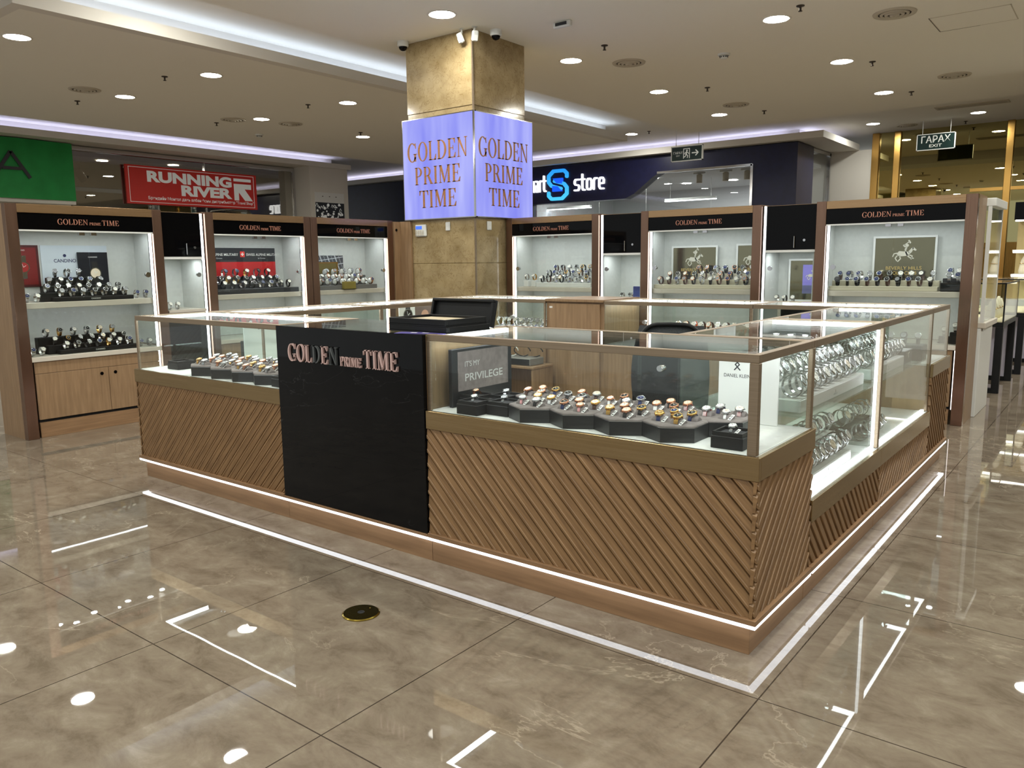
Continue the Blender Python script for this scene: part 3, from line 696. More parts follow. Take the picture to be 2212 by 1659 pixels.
for x, y, lb in ((-11.5, 17, 'round light deep in the navy shop at its left side'), (-9.4, 19, 'round light deep in the navy shop at its middle'), (-9.4, 17, 'round light in the navy shop left of the cylinder spotlights'), (-8.0, 19, 'added round light brightening the navy shop interior'), (-7.0, 20, 'added round light before the dark panel in the navy shop')): downlight(x, y, 3.615, lb)  # last two are added out of view to brighten the shop

# ------------------------------------------------------------------ watches
MESH = {}
def cached(key, fn):
    if key not in MESH:
        b = MB(); fn(b); o = b.build('m'); MESH[key] = o.data; bpy.data.objects.remove(o)
    return MESH[key]
def child(name, me, root, label=None):
    o = bpy.data.objects.new(name, me); COL.objects.link(o); o.parent = root
    if label: o['label'] = label
    return o
STRAPC = {'silver': STEEL, 'black': mat('strap_black', s(26, 26, 28), .5), 'dark': STEELD, 'gold': GOLDW, 'rose': ROSE, 'white': mat('strap_white', s(232, 232, 230), .5), 'navy': mat('strap_navy', s(30, 44, 92), .55), 'pink': mat('strap_pink', s(226, 166, 170), .55), 'brown': mat('strap_brown', s(72, 46, 34), .55), 'striped': mat('strap_striped', s(170, 60, 62), .6), 'orange': mat('strap_orange', s(226, 96, 34), .5)}
METAL = {'silver', 'dark', 'gold', 'rose'}
DIALC = {'white': mat('dial_white', s(236, 234, 226), .35), 'black': mat('dial_black', s(20, 20, 24), .2), 'blue': mat('dial_blue', s(24, 40, 92), .2), 'cream': mat('dial_cream', s(236, 220, 196), .35), 'grey': mat('dial_grey', s(150, 152, 156), .25), 'green': mat('dial_green', s(30, 84, 66), .25), 'gold': mat('dial_gold', s(216, 176, 96), .25, .6)}
CASEC = {'silver': STEEL, 'gold': GOLDW, 'rose': ROSE, 'dark': STEELD}
def loop_pt(a, ry, rz, cz): return (ry*math.cos(a), cz+rz*math.sin(a))
def strap_mesh(b, kind, ry, rz, cz, a0, a1, n, wd):
    m = STRAPC[kind]; link = kind in METAL
    th = .0032
    if link:
        for i in range(n):
            s0 = a0+(a1-a0)*(i+.04)/n; s1 = a0+(a1-a0)*(i+.96)/n
            for (x0, x1, e) in ((-wd/2, -wd*.17, 0), (-wd*.16, wd*.16, .0006), (wd*.17, wd/2, 0)):
                rows = []
                for a in (s0, s1):
                    yi, zi = loop_pt(a, ry, rz, cz); yo, zo = loop_pt(a, ry+th+e, rz+th+e, cz)
                    rows.append([(x0, yi, zi), (x0, yo, zo), (x1, yo, zo), (x1, yi, zi)])
                b.grid(rows, m, False, True, True)
    else:
        mats = [m]
        rows = []
        k = n*2
        for i in range(k+1):
            a = a0+(a1-a0)*i/k; yi, zi = loop_pt(a, ry, rz, cz); yo, zo = loop_pt(a, ry+.0026, rz+.0026, cz)
            w_ = wd*(1-.12*abs(math.sin((i/k-.5)*PI)))
            rows.append([(-w_/2, yi, zi), (-w_/2*.92, yo, zo), (w_/2*.92, yo, zo), (w_/2, yi, zi)])
        b.grid(rows, m, False, True, True)
        if kind == 'striped':
            for x in (-.3, .0, .3):
                rows = []
                for i in range(k+1):
                    a = a0+(a1-a0)*i/k; yo, zo = loop_pt(a, ry+.003, rz+.003, cz); rows.append([(wd*(x-.07), yo, zo), (wd*(x+.07), yo, zo)])
                b.grid(rows, PAPER, False)
SIZES = {'loop': (.031, .034, .0375, R(150), R(120), R(150+360-60), .0195, .0205), 'big': (.034, .038, .0415, R(150), R(120), R(120+360), .0215, .0225),
         'drape': (.0225, .0225, .004, R(108), R(8), R(186), .0180, .0192), 'lady': (.0215, .0215, .004, R(108), R(8), R(186), .013, .0165)}
def watch(style, x, y, z, rz, strap, dial, case, label, group, tagc=0, name='wristwatch', sc=1.0, pillow=None):
    ry, rzz, cz, ca, a0, a1, wd, cr = SIZES[style]
    o = bpy.data.objects.new(name, None); COL.objects.link(o); o.location = (x, y, z); o.rotation_euler = (0, 0, rz); o.scale = (sc, sc, sc); o.empty_display_size = .03
    tag(o, label, 'watch', group)
    n = 20 if style == 'big' else (14 if style == 'loop' else 12)
    child('bracelet' if strap in METAL else 'strap', cached(('s', style, strap), lambda b: strap_mesh(b, strap, ry, rzz, cz, a0, a1, n, wd)), o)
    yc, zc_ = loop_pt(ca, ry, rzz, cz); nn = Vector((0, math.cos(ca), math.sin(ca))); t = Vector((0, -math.sin(ca), math.cos(ca)))
    # local frame: u along +x, v up along the strap, n outwards
    u = Vector((1, 0, 0)); v = nn.cross(u); M = Matrix((u, v, nn)).transposed().to_4x4(); M.translation = (0, yc, zc_)
    seg = 28 if style in ('big', 'drape') else 18
    def fc(b):
        b.lathe([(cr*.8, .0005), (cr*.98, .002), (cr, .005), (cr*.98, .008), (cr*.9, .0098), (cr*.82, .0098), (cr*.80, .0088)], CASEC[case], seg, caps=False, M=M)
        b.lathe([(.0005, .0006), (cr*.8, .0006)], CASEC[case], seg, caps=False, M=M)
        b.lathe([(.0026, cr-.001), (.0026, cr+.0035)], CASEC[case], 8, axis='x', c=(0, 0, .005), M=M)
        for sx in (-1, 1):
            for sy in (-1, 1): b.box(sx*wd*.5-.002, sx*wd*.5+.002, sy*cr*.62-.004*(sy < 0)-.004, sy*cr*.62+.004+.004*(sy > 0), .001, .0065, CASEC[case], M=M)
    child('case', cached(('c', style, case), fc), o)
    def fd(b):
        b.lathe([(.0003, .0086), (cr*.81, .0086)], DIALC[dial], seg, caps=False, M=M)
        hm = STEELD if dial in ('white', 'cream', 'grey') else ICON
        for i in range(12):
            a = i*PI/6; T = M @ Matrix.Rotation(a, 4, 'Z'); b.box(-.0004, .0004, cr*.6, cr*.74, .0087, .0090, hm, M=T)
        for a, L, wv in ((R(-55), .4, .0011), (R(35), .62, .0008)): b.box(-wv/2, wv/2, -.002, cr*L, .0089, .0093, hm, M=M @ Matrix.Rotation(a, 4, 'Z'))
    child('dial', cached(('d', style, dial), fd), o)
    if tagc:
        def ft(b):
            T = Matrix.Translation((.027*tagc, -.022, cz+.006)) @ Matrix.Rotation(R(-28*tagc), 4, 'Z') @ Matrix.Rotation(R(38), 4, 'X')
            b.box(-.0085, .0085, -.015, .015, 0, .0006, PAPER, M=T)
            for i in range(5): b.box(-.006+.0024*i, -.0048+.0024*i, -.002, .01, .0006, .0008, INK, M=T)
            b.box(-.006, .006, -.011, -.006, .0006, .0008, INK, M=T)
        child('price_tag', cached(('t', style, tagc), ft), o, 'white price tag with barcode')
    if pillow:
        def fp(b):
            rows = []
            for i in range(9):
                k = -1+2*i/8; f_ = math.sqrt(max(0, 1-(k*.93)**2))**.6
                rows.append([(k*.024, (ry-.002)*f_*math.cos(a), cz+(rzz-.002)*f_*math.sin(a)) for a in [2*PI*j/16 for j in range(16)]])
            b.grid(rows, PAPER if pillow == 'white' else BLACKM, True, True, True)
        child('cushion', cached(('p', style, pillow), fp), o)
    return o
def watch_row(P, Q, n, z, face, style, group, where, straps, dials, cases, jit=.18, sc=1.0, pillow=None, tags=0, rnd=None, direction='left'):
    """n watches from plan point P to Q, facing angle `face`"""
    r = rnd or random
    for i in range(n):
        k = (i+.5)/n; x = P[0]+(Q[0]-P[0])*k; y = P[1]+(Q[1]-P[1])*k
        st, di, ca = r.choice(straps), r.choice(dials), r.choice(cases)
        lb = '%s%s watch, %s dial, %s from %s, %s' % (st, ' bracelet' if st in METAL else ' strap', di, ORD[i], direction, where)
        watch(style, x, y, z, face+r.uniform(-jit, jit), st, di, ca, lb, group, (r.choice((1, -1)) if r.random() < tags else 0), sc=sc, pillow=pillow)

# ------------------------------------------------------------------ wall cabinets (local frame: x along the front, y into the depth, front at y=0)
LINING = FABRIC
def puck(b, x, y, z):
    b.lathe([(.031, 0), (.031, -.006), (.026, -.009)], CHROME, 14, c=(x, y, z), caps=False)
def lock(b, x, z):
    b.lathe([(.026, -.02), (.026, -.008), (.018, -.006), (.018, .0)], CHROME, 16, c=(x, 0, z), axis='y'); b.box(x+.02, x+.045, -.018, -.008, z-.006, z+.006, CHROME)
def cabinet(place, W, label, led, title_w, extra=None, side_panel=None, name='display_cabinet'):
    """place: (x,y,rz)"""
    t = thing(name, label, 'display cabinet', (place[0], place[1], 0), place[2], local=True)
    pw = .088; D = .50; TOP = 1.94
    part('left_post', t, lambda b: b.box(0, pw, 0, .07, 0, TOP, COPPER, .002))
    part('right_post', t, lambda b: b.box(W-pw, W, 0, .07, 0, TOP, COPPER, .002))
    part('top_beam', t, lambda b: b.box(pw, W-pw, 0, .07, 1.87, TOP, COPPERH, .002))
    x0, x1 = pw, W-pw
    part('carcass', t, lambda b: [b.box(.002, .03, .07, D, 0, TOP, WOOD), b.box(W-.03, W-.002, .07, D, 0, TOP, WOOD), b.box(.03, W-.03, D-.02, D, 0, TOP, WOOD), b.box(.03, W-.03, .07, D-.02, TOP-.02, TOP, WOOD)])
    part('lining', t, lambda b: [b.box(.03, W-.03, D-.03, D-.02, .69, 1.9, LINING), b.box(.03, .04, .07, D-.03, .69, 1.9, LINING), b.box(W-.04, W-.03, .07, D-.03, .69, 1.9, LINING), b.box(.04, W-.04, .06, D-.03, 1.755, 1.775, LINING)])
    h = part('header_panel', t, lambda b: b.box(x0, x1, .008, .03, 1.735, 1.87, BLACKG, .002))
    b = MB(); golden_line(b, frame(((x0+x1)/2, .008, 1.782), (1, 0, 0), (0, 0, 1)), .046, ROSEL, .004, title_w); b.build('lettering', h)
    part('header_sill', t, lambda b: b.box(x0, x1, .01, .05, 1.722, 1.735, WHITE))
    gx0, gx1 = x0+(.035 if led == 'left' else .0), x1-(.035 if led == 'right' else .0)
    m_ = (gx0+gx1)/2
    for i, (a, c_) in enumerate(((gx0+.002, m_-.0015), (m_+.0015, gx1-.002))):
        d = part('glass_door', t, lambda b: b.box(a, c_, .02, .026, .685, 1.72, GLASS))
        xx = m_-.05 if i == 0 else m_+.05
        part('hinge', d, lambda b: b.box(xx-.025, xx+.025, .012, .034, 1.695, 1.722, CHROME, .002))
    lx = gx1-.045 if led == 'right' else gx0+.045
    part('lock', t, lambda b: b.lathe([(.024, -.004), (.024, .008), (.015, .012), (.015, .04)], CHROME, 16, c=(lx, 0, 1.35), axis='y'))
    lk = (gx0, x0) if led == 'left' else (gx1, x1)
    part('light_strip', t, lambda b: b.box(min(lk)+.009, max(lk)-.009, .028, .036, .10, 1.87, LED))
    part('light_channel', t, lambda b: b.box(min(lk)+.004, max(lk)-.002, .0365, .05, .06, 1.87, CHROME))
    pk = [(x0+(x1-x0)*k, .12 if i % 2 else .2) for i, k in enumerate((.07, .17, .34, .50, .62, .78, .92))]
    for (px, py) in pk:
        o = part('puck_light', t, lambda b: puck(b, px, py, 1.755)); b = MB(); b.lathe([(.0005, -.0085), (.026, -.0085)], PUCKL, 14, c=(px, py, 1.755), caps=False); b.build('diffuser', o)
    part('shelf', t, lambda b: b.box(.041, W-.041, .055, D-.035, 1.085, 1.135, GREYSH, .003))
    part('deck', t, lambda b: b.box(x0-.03, x1+.03, .005, D-.03, .645, .685, GREYSH, .003))
    part('added_fill_strip', t, lambda b: b.box(x0+.02, x1-.02, .26, .28, 1.079, 1.0845, LINEL))  # unseen strip added to brighten the lower compartment
    ca, cb = x0+.025, x1-.025
    part('apron', t, lambda b: b.box(ca, cb, .022, .04, .545, .642, WOOD, .001))
    mm = (ca+cb)/2+.06
    for (a, c_, kx) in ((ca, mm-.0015, mm-.06), (mm+.0015, cb, mm+.06)):
        d = part('wooden_door', t, lambda b: b.box(a, c_, .02, .04, .155, .542, WOOD, .0015)); o = MB(); o.lathe([(.015, -.003), (.015, .004)], BLACKG, 14, c=(kx, .02, .49), axis='y'); o.build('lock', d)
    part('plinth', t, lambda b: [b.box(ca, cb, .03, .05, 0, .13, WOODH, .001), b.box(ca, cb, .045, .07, .13, .155, BLACKM)])
    for gx in (x0+.003, x1-.011): part('glow_strip', t, lambda b: b.box(gx, gx+.008, .034, .042, .13, .64, GLOW))
    if side_panel: part('side_panel', t, side_panel)
    return t
def niche(place, W, label, led, lower='glass'):
    t = thing('niche_cabinet', label, 'niche cabinet', (place[0], place[1], 0), place[2], local=True)
    D = .48
    l0, l1 = (0.004, .034) if led == 'left' else (W-.034, W-.004)
    a, c_ = (.036, W-.004) if led == 'left' else (.004, W-.036)
    d = part('black_door', t, lambda b: b.box(a, c_, .03, .05, 1.515, 1.925, BLACKG, .002))
    hx = (a+c_)/2+.04
    o = MB(); o.box(hx-.006, hx+.006, .012, .022, 1.53, 1.64, CHROME, .004); o.box(hx-.004, hx+.004, .022, .031, 1.535, 1.545, CHROME); o.box(hx-.004, hx+.004, .022, .031, 1.625, 1.635, CHROME); o.build('handle', d)
    o = MB(); o.lathe([(.012, -.004), (.012, .004)], CHROME, 14, c=(hx+.09, .03, 1.6), axis='y'); o.build('lock', d)
    part('light_strip', t, lambda b: b.box(l0+.008, l1-.008, .03, .038, .10, 1.925, LED)); part('light_channel', t, lambda b: b.box(l0, l1, .0385, .05, .06, 1.925, CHROME))
    part('carcass', t, lambda b: [b.box(0.001, .016, .05, D, 0, 1.93, WOOD), b.box(W-.016, W-.001, .05, D, 0, 1.93, WOOD), b.box(.016, W-.016, D-.02, D, 0, 1.93, WOOD), b.box(.016, W-.016, .05, D-.02, 1.905, 1.93, WOOD)])
    part('lining', t, lambda b: [b.box(.016, W-.016, D-.03, D-.02, 1.0, 1.5, LINING), b.box(.016, .024, .05, D-.03, 1.0, 1.5, LINING), b.box(W-.024, W-.016, .05, D-.03, 1.0, 1.5, LINING), b.box(.016, W-.016, .05, D-.03, 1.5, 1.514, LINING)])
    part('sill', t, lambda b: b.box(a, c_, .026, .06, 1.49, 1.512, WHITE))
    part('niche_shelf', t, lambda b: b.box(.024, W-.024, .03, D-.03, .985, 1.01, GREYSH))
    part('glass_door', t, lambda b: b.box(a+.002, c_-.002, .032, .038, 1.012, 1.488, GLASS))
    kx = c_-.05 if led == 'right' else a+.05
    part('lock', t, lambda b: b.lathe([(.022, .016), (.022, .026), (.014, .03), (.014, .05)], CHROME, 16, c=(kx, 0, 1.34), axis='y'))
    for k in (.2, .5, .8):
        px = a+(c_-a)*k; o = part('puck_light', t, lambda b: puck(b, px, .15, 1.5)); b = MB(); b.lathe([(.0005, -.0085), (.026, -.0085)], PUCKL, 14, c=(px, .15, 1.5), caps=False); b.build('diffuser', o)
    part('lower_door', t, lambda b: b.box(a, c_, .03, .05, .14, .98, BLACKG, .002)); part('plinth', t, lambda b: b.box(a, c_, .035, .05, 0, .135, WOODH))
    return t
XL_, YB_ = -6.19, 4.94
LC = [((XL_, 0.007), 1.305), ((XL_, 1.755), 1.26), ((XL_, 3.022), 1.23)]
lab_c = ['leftmost wooden display cabinet with copper frame, pale watch posters inside', 'display cabinet with red and dark grey poster, second in the left row', 'display cabinet nearest the column in the left row, geometric framed picture inside']
for (p, W), lb in zip(LC, lab_c): cabinet((p[0], p[1], PI/2), W, lb, 'right', .52 if p[1] < 1 else .50)
niche((XL_, 1.314, PI/2), .438, 'black niche cabinet between the first two left cabinets', 'right')
BC = [(-4.98, 1.285), (-3.175, 1.295), (-1.368, 1.29)]
lab_b = ['display cabinet right beside the column in the rear row, no picture inside', 'rear display cabinet with two framed gold panels, middle of the rear row', 'rightmost rear display cabinet with one framed gold panel and open end']
for (x, W), lb in zip(BC, lab_b): cabinet((x, YB_, 0), W, lb, 'left', .50)
niche((-3.69, YB_, 0), .51, 'black niche cabinet right of the first rear cabinet, blue folder inside', 'left')
niche((-1.876, YB_, 0), .504, 'black niche cabinet left of the rightmost rear cabinet, mirror inside', 'left')
t = thing('filler_cabinet', 'tall narrow wooden cabinet between left row and marble column', 'cabinet', (-6.4, 4.3, 0))
part('body', t, lambda b: b.box(-6.68, -6.20, 4.258, 4.395, 0, 1.93, WOOD)); part('door', t, lambda b: b.box(-6.20, -6.18, 4.262, 4.39, .02, 1.925, WOOD, .002))
part('edge_panel', t, lambda b: b.box(-6.18, -6.0, 4.362, 4.394, 0, 1.93, WOOD, .002)); part('lock', t, lambda b: b.lathe([(.016, -6.181), (.016, -6.174)], BLACKG, 14, c=(0, 4.3, 1.83), axis='x'))

# things inside the wall cabinets -------------------------------------------------
def loc_pt(base, rz, x, y):
    return (base[0]+x*math.cos(rz)-y*math.sin(rz), base[1]+x*math.sin(rz)+y*math.cos(rz))
def riser(base, rz, label, steps, z0, m, group=None, logo=None):
    """stepped watch stand, steps: (x0,x1,y0,y1,height)"""
    t = thing('watch_stand', label, 'display stand', (base[0], base[1], z0), rz, group, local=True)
    for (x0, x1, y0, y1, h) in steps: part('step', t, lambda b: b.box(x0, x1, y0, y1, 0, h, m, .003))
    if logo:
        x0, x1, y0, y1, h = steps[0]; b = MB(); logo(b, frame(((x0+x1)/2, y0-.0005, h*.5), (1, 0, 0), (0, 0, 1))); b.build('lettering', t)
    return t
rw = random.Random(11)
ZS, ZD = 1.1365, .6865
def rows(base, rz, z0, specs, style, group, where, straps, dials, cases, pillow=None, sc=1.0):
    names = ['front row', 'second row', 'third row', 'back row', 'top row']
    for k, (x0, x1, y, h, n) in enumerate(specs):
        P, Q = loc_pt(base, rz, x0, y), loc_pt(base, rz, x1, y)
        watch_row(P, Q, n, z0+h+.0005, rz, style, group, names[k]+', '+where, straps, dials, cases, .25, sc, pillow, rnd=rw)
def steps_for(specs, x0=None, x1=None, d=.075, gap=.0):
    return [((a-.02 if x0 is None else x0), (c+.02 if x1 is None else x1), y-d/2, y+d/2-.001, h) for (a, c, y, h, n) in specs]
SIL = ['silver']*6+['black']; 
# left cabinet 1
B1 = LC[0][0]; rz = PI/2
sp = [(.36, 1.0, .10, .035, 7), (.28, .98, .18, .075, 8), (.34, .85, .26, .13, 6), (.42, .72, .34, .20, 3)]
logo = lambda b, M: sans(b, 'CANDINO', M @ Matrix.Translation((0, -.006, 0)), .012, ICON, .001, True)
riser(B1, rz, 'black stepped watch stand on upper shelf of the leftmost cabinet', steps_for(sp), ZS, BLACKM, logo=logo)
rows(B1, rz, ZS, sp, 'loop', 'watches on the upper shelf of the leftmost cabinet', 'leftmost cabinet upper shelf', SIL, ['white', 'blue', 'black', 'grey', 'grey', 'black'], ['silver'], sc=1.02)
watch_row(loc_pt(B1, rz, 1.03, .12), loc_pt(B1, rz, 1.2, .12), 2, ZS+.0005, rz, 'loop', 'watches beside the upper stand in leftmost cabinet', 'right of upper stand, leftmost cabinet', ['silver'], ['blue', 'white'], ['silver'], rnd=rw)
watch_row(loc_pt(B1, rz, .10, .12), loc_pt(B1, rz, .255, .12), 2, ZS+.0005, rz, 'loop', 'watches beside the upper stand in leftmost cabinet', 'left of upper stand, leftmost cabinet', ['silver'], ['blue', 'white'], ['silver'], rnd=rw)
sp = [(.36, 1.0, .10, .035, 7), (.30, 1.0, .18, .075, 7), (.26, .95, .27, .14, 6)]
riser(B1, rz, 'black stepped watch stand on lower deck of the leftmost cabinet', steps_for(sp), ZD, BLACKM, logo=logo)
rows(B1, rz, ZD, sp, 'loop', 'watches on the lower deck of the leftmost cabinet', 'leftmost cabinet lower deck', ['silver', 'black', 'black', 'silver', 'gold'], ['white', 'blue', 'black', 'cream', 'grey', 'black'], ['silver', 'silver', 'gold'], sc=1.0)
watch_row(loc_pt(B1, rz, 1.03, .12), loc_pt(B1, rz, 1.2, .12), 2, ZD+.0005, rz, 'loop', 'watches beside the lower stand in leftmost cabinet', 'right of lower stand, leftmost cabinet', ['silver'], ['blue', 'white'], ['silver'], rnd=rw)
watch_row(loc_pt(B1, rz, .10, .12), loc_pt(B1, rz, .255, .12), 2, ZD+.0005, rz, 'loop', 'watches beside the lower stand in leftmost cabinet', 'left of lower stand, leftmost cabinet', ['silver'], ['blue', 'white'], ['silver'], rnd=rw)
def board(base, rz, name, label, cat, x0, x1, z0, h, y, m, draw=None, th=.008, frame_m=None):
    t = thing(name, label, cat, (base[0], base[1], 0), rz, local=True)
    part('board', t, lambda b: b.box(x0, x1, y, y+th, z0, z0+h, m, .001))
    if frame_m:
        fw = .018
        part('frame', t, lambda b: [b.box(x0-fw, x0, y-.006, y+th, z0-fw, z0+h+fw, frame_m), b.box(x1, x1+fw, y-.006, y+th, z0-fw, z0+h+fw, frame_m), b.box(x0, x1, y-.006, y+th, z0-fw, z0, frame_m), b.box(x0, x1, y-.006, y+th, z0+h, z0+h+fw, frame_m)])
    if draw: b = MB(); draw(b, frame((x0, y-.0005, z0), (1, 0, 0), (0, 0, 1)), x1-x0, h); b.build('printing', t)
    return t
def print_watch(b, M, x, y, k, mc, dc):
    for p in (rc(x-.5*k, y-2.0*k, x+.5*k, y+2.0*k),): b.prism(p, mc, M, .0004)
    c = lambda r: [(x+r*math.cos(a*PI/12), y+r*math.sin(a*PI/12)) for a in range(24)]
    b.prism(c(k), STEEL, M, .0008); b.prism(c(k*.84), dc, M, .0012); stroke(b, [(x, y), (x+k*.4, y+k*.3)], k*.07, ICON, M, .0016); stroke(b, [(x, y), (x-k*.2, y+k*.6)], k*.06, ICON, M, .0016)
board(B1, rz, 'poster', 'dark red watch poster at the left of the leftmost cabinet', 'poster', .10, .40, 1.26, .36, .455, mat('poster_maroon', s(74, 20, 24), .4), lambda b, M, w_, h: (b.prism(rc(.02, .02, w_-.02, h-.02), mat('poster_red', s(118, 26, 28), .4), M, .0003), print_watch(b, M, .17, .17, .05, STRAPC['silver'], mat('print_red', s(160, 40, 40), .4)), sans(b, 'CANDINO', M @ Matrix.Translation((w_/2, h-.05, 0)), .012, ICON, .0006, True)))
board(B1, rz, 'poster', 'pale blue board with dark lettering behind watches in leftmost cabinet', 'poster', .42, 1.0, 1.2, .42, .462, mat('poster_pale', s(206, 216, 224), .4), lambda b, M, w_, h: (sans(b, 'CANDINO', M @ Matrix.Translation((.2, h-.15, 0)), .03, mat('print_navy', s(34, 44, 92), .4), .0006, True, .01, .19), b.prism([(.2+.014*math.cos(a*PI/8), h-.09+.014*math.sin(a*PI/8)) for a in range(16)], mat('print_navy', s(34, 44, 92)), M, .0005)), th=.004)
board(B1, rz, 'poster', 'black watch poster with gold watch in the leftmost cabinet', 'poster', .72, .99, 1.16, .40, .44, mat('poster_black', s(22, 26, 36), .3), lambda b, M, w_, h: (print_watch(b, M, .15, .21, .052, STRAPC['black'], DIALC['cream']), sans(b, 'CANDINO', M @ Matrix.Translation((w_/2, h-.05, 0)), .012, ICON, .0006, True)))
# left cabinet 2
B2 = LC[1][0]
sp = [(.18, 1.08, .13, .05, 8), (.2, .98, .22, .10, 8), (.3, .95, .31, .17, 5)]
riser(B2, rz, 'wide dark watch stand in the cabinet with the red poster', [(.12, 1.12, .07, .17, .05), (.2, 1.0, .17, .265, .10), (.28, .98, .265, .35, .17)], ZS, mat('stand_dark', s(44, 46, 52), .4))
rows(B2, rz, ZS, sp, 'loop', 'watches before the red poster', 'stand before the red poster', ['silver', 'black', 'black', 'dark', 'silver', 'gold'], ['white', 'white', 'black', 'blue'], ['silver', 'silver', 'dark'], sc=1.12)
def sam(b, M, w_, h):
    b.prism(rc(0, .0, w_, h*.30), mat('board_dark', s(36, 38, 44), .4), M, .0003); b.prism(rc(0, h*.30, w_, h*.68), mat('board_red', s(186, 28, 34), .4), M, .0004); b.prism(rc(0, h*.68, w_, h), mat('board_dark', s(36, 38, 44)), M, .0005)
    for x in (.02, .55):
        sans(b, 'SWISS ALPINE MILITARY', M @ Matrix.Translation((x+.075, h*.82, 0)), .026, ICON, .001, False, .012, .43)
        sans(b, 'by Grovana', M @ Matrix.Translation((x+.22, h*.75, 0)), .014, ICON, .001)
        b.prism(rc(x, h*.79, x+.055, h*.79+.06), RED, M, .0008); b.prism(rc(x+.022, h*.79+.012, x+.033, h*.79+.048), ICON, M, .0012); b.prism(rc(x+.01, h*.79+.024, x+.045, h*.79+.036), ICON, M, .0013)
board(B2, rz, 'brand_board', 'dark board with wide red band and white lettering behind watches', 'sign', .1, 1.09, 1.15, .46, .43, mat('board_dark', s(36, 38, 44), .4), sam)
# left cabinet 3
B3 = LC[2][0]
sp = [(.14, 1.0, .12, .05, 8), (.12, .9, .21, .10, 8), (.35, .98, .30, .16, 5)]
riser(B3, rz, 'grey stepped watch stand in the cabinet nearest the column, left row', steps_for(sp), ZS, mat('stand_grey', s(104, 104, 106), .5))
rows(B3, rz, ZS, sp, 'loop', 'cushioned watches in the cabinet nearest the column', 'cabinet left of the column', ['silver', 'silver', 'dark', 'rose'], ['blue', 'white', 'grey'], ['silver', 'rose'], pillow='white', sc=1.08)
t = thing('stand_block', 'small olive gold block at the front of the grey watch stand', 'display block', (*loc_pt(B3, rz, .56, .062), ZS), rz, local=True); part('block', t, lambda b: b.box(-.09, .09, -.02, .02, 0, .09, mat('olive_gold', s(140, 126, 58), .5), .003)); part('base', t, lambda b: b.box(-.095, .095, -.022, .022, 0, .006, BLACKM))
def geo(b, M, w_, h):
    r = random.Random(5); g1 = mat('print_grey', s(120, 124, 130), .5); g2 = mat('print_light', s(196, 200, 206), .5)
    for i in range(9):
        x = w_*i/9; stroke(b, [(x, 0), (x+.05, h*.55), (x-.02, h)], .012, g2 if i % 2 else g1, M, .0004+.0001*i)
    for j in range(5): stroke(b, [(0, h*j/5), (w_, h*j/5+.06)], .008, g2, M, .0016)
    b.prism(rc(w_*.2, h*.05, w_*.82, h*.8), GOLDM, M, .006); b.prism(rc(w_*.24, h*.09, w_*.78, h*.76), mat('olive_panel', s(120, 106, 56), .35, .5), M, .0065)
board(B3, rz, 'framed_picture', 'picture with gold inner frame over grey geometric print, left row', 'picture', .30, .80, 1.15, .38, .43, mat('print_dark', s(60, 64, 72), .5), geo)
board(B3, rz, 'framed_picture', 'partly hidden geometric print at the left of the cabinet nearest the column', 'picture', .10, .27, 1.15, .38, .43, mat('print_dark', s(60, 64, 72), .5), lambda b, M, w_, h: [stroke(b, [(w_*i/4, 0), (w_*i/4+.03, h)], .01, mat('print_light', s(196, 200, 206)), M, .0004+.0001*i) for i in range(4)])
# lower watches in left niche
watch_row(loc_pt((XL_, 1.314), rz, .05, .15), loc_pt((XL_, 1.314), rz, .22, .15), 2, 1.0105, rz, 'loop', 'watches in the left niche', 'in the left niche cabinet', ['silver'], ['white'], ['silver'], rnd=rw)
# rear cabinet 1
C1 = (BC[0][0], YB_)
sp = [(.40, 1.12, .12, .05, 8), (.44, 1.14, .21, .11, 8), (.48, 1.14, .30, .17, 7)]
riser(C1, 0, 'white stepped watch stand in the rear cabinet beside the column', steps_for(sp, d=.085), ZS, WHITE)
rows(C1, 0, ZS, sp, 'loop', 'watches in the rear cabinet beside the column', 'rear cabinet beside column', ['silver', 'silver', 'dark', 'black', 'silver', 'brown'], ['white', 'black', 'blue', 'grey'], ['silver', 'silver', 'gold'], sc=1.12)
for i, x in enumerate((.22, .33)):
    t = thing('watch_pedestal', ('left' if i == 0 else 'right')+' small white watch pedestal in the rear cabinet beside column', 'display stand', (C1[0]+x, C1[1]+.12, ZS), local=True); part('block', t, lambda b: b.box(-.032, .032, -.03, .03, 0, .075, WHITE, .003)); part('base', t, lambda b: b.box(-.034, .034, -.032, .032, 0, .006, GREYSH))
    watch('loop', C1[0]+x, C1[1]+.12, ZS+.0755, 0, 'silver' if i == 0 else 'gold', 'white', 'silver', ('silver' if i == 0 else 'gold')+' bracelet watch on the %s white pedestal beside the column' % ('left' if i == 0 else 'right'), 'watches on white pedestals')
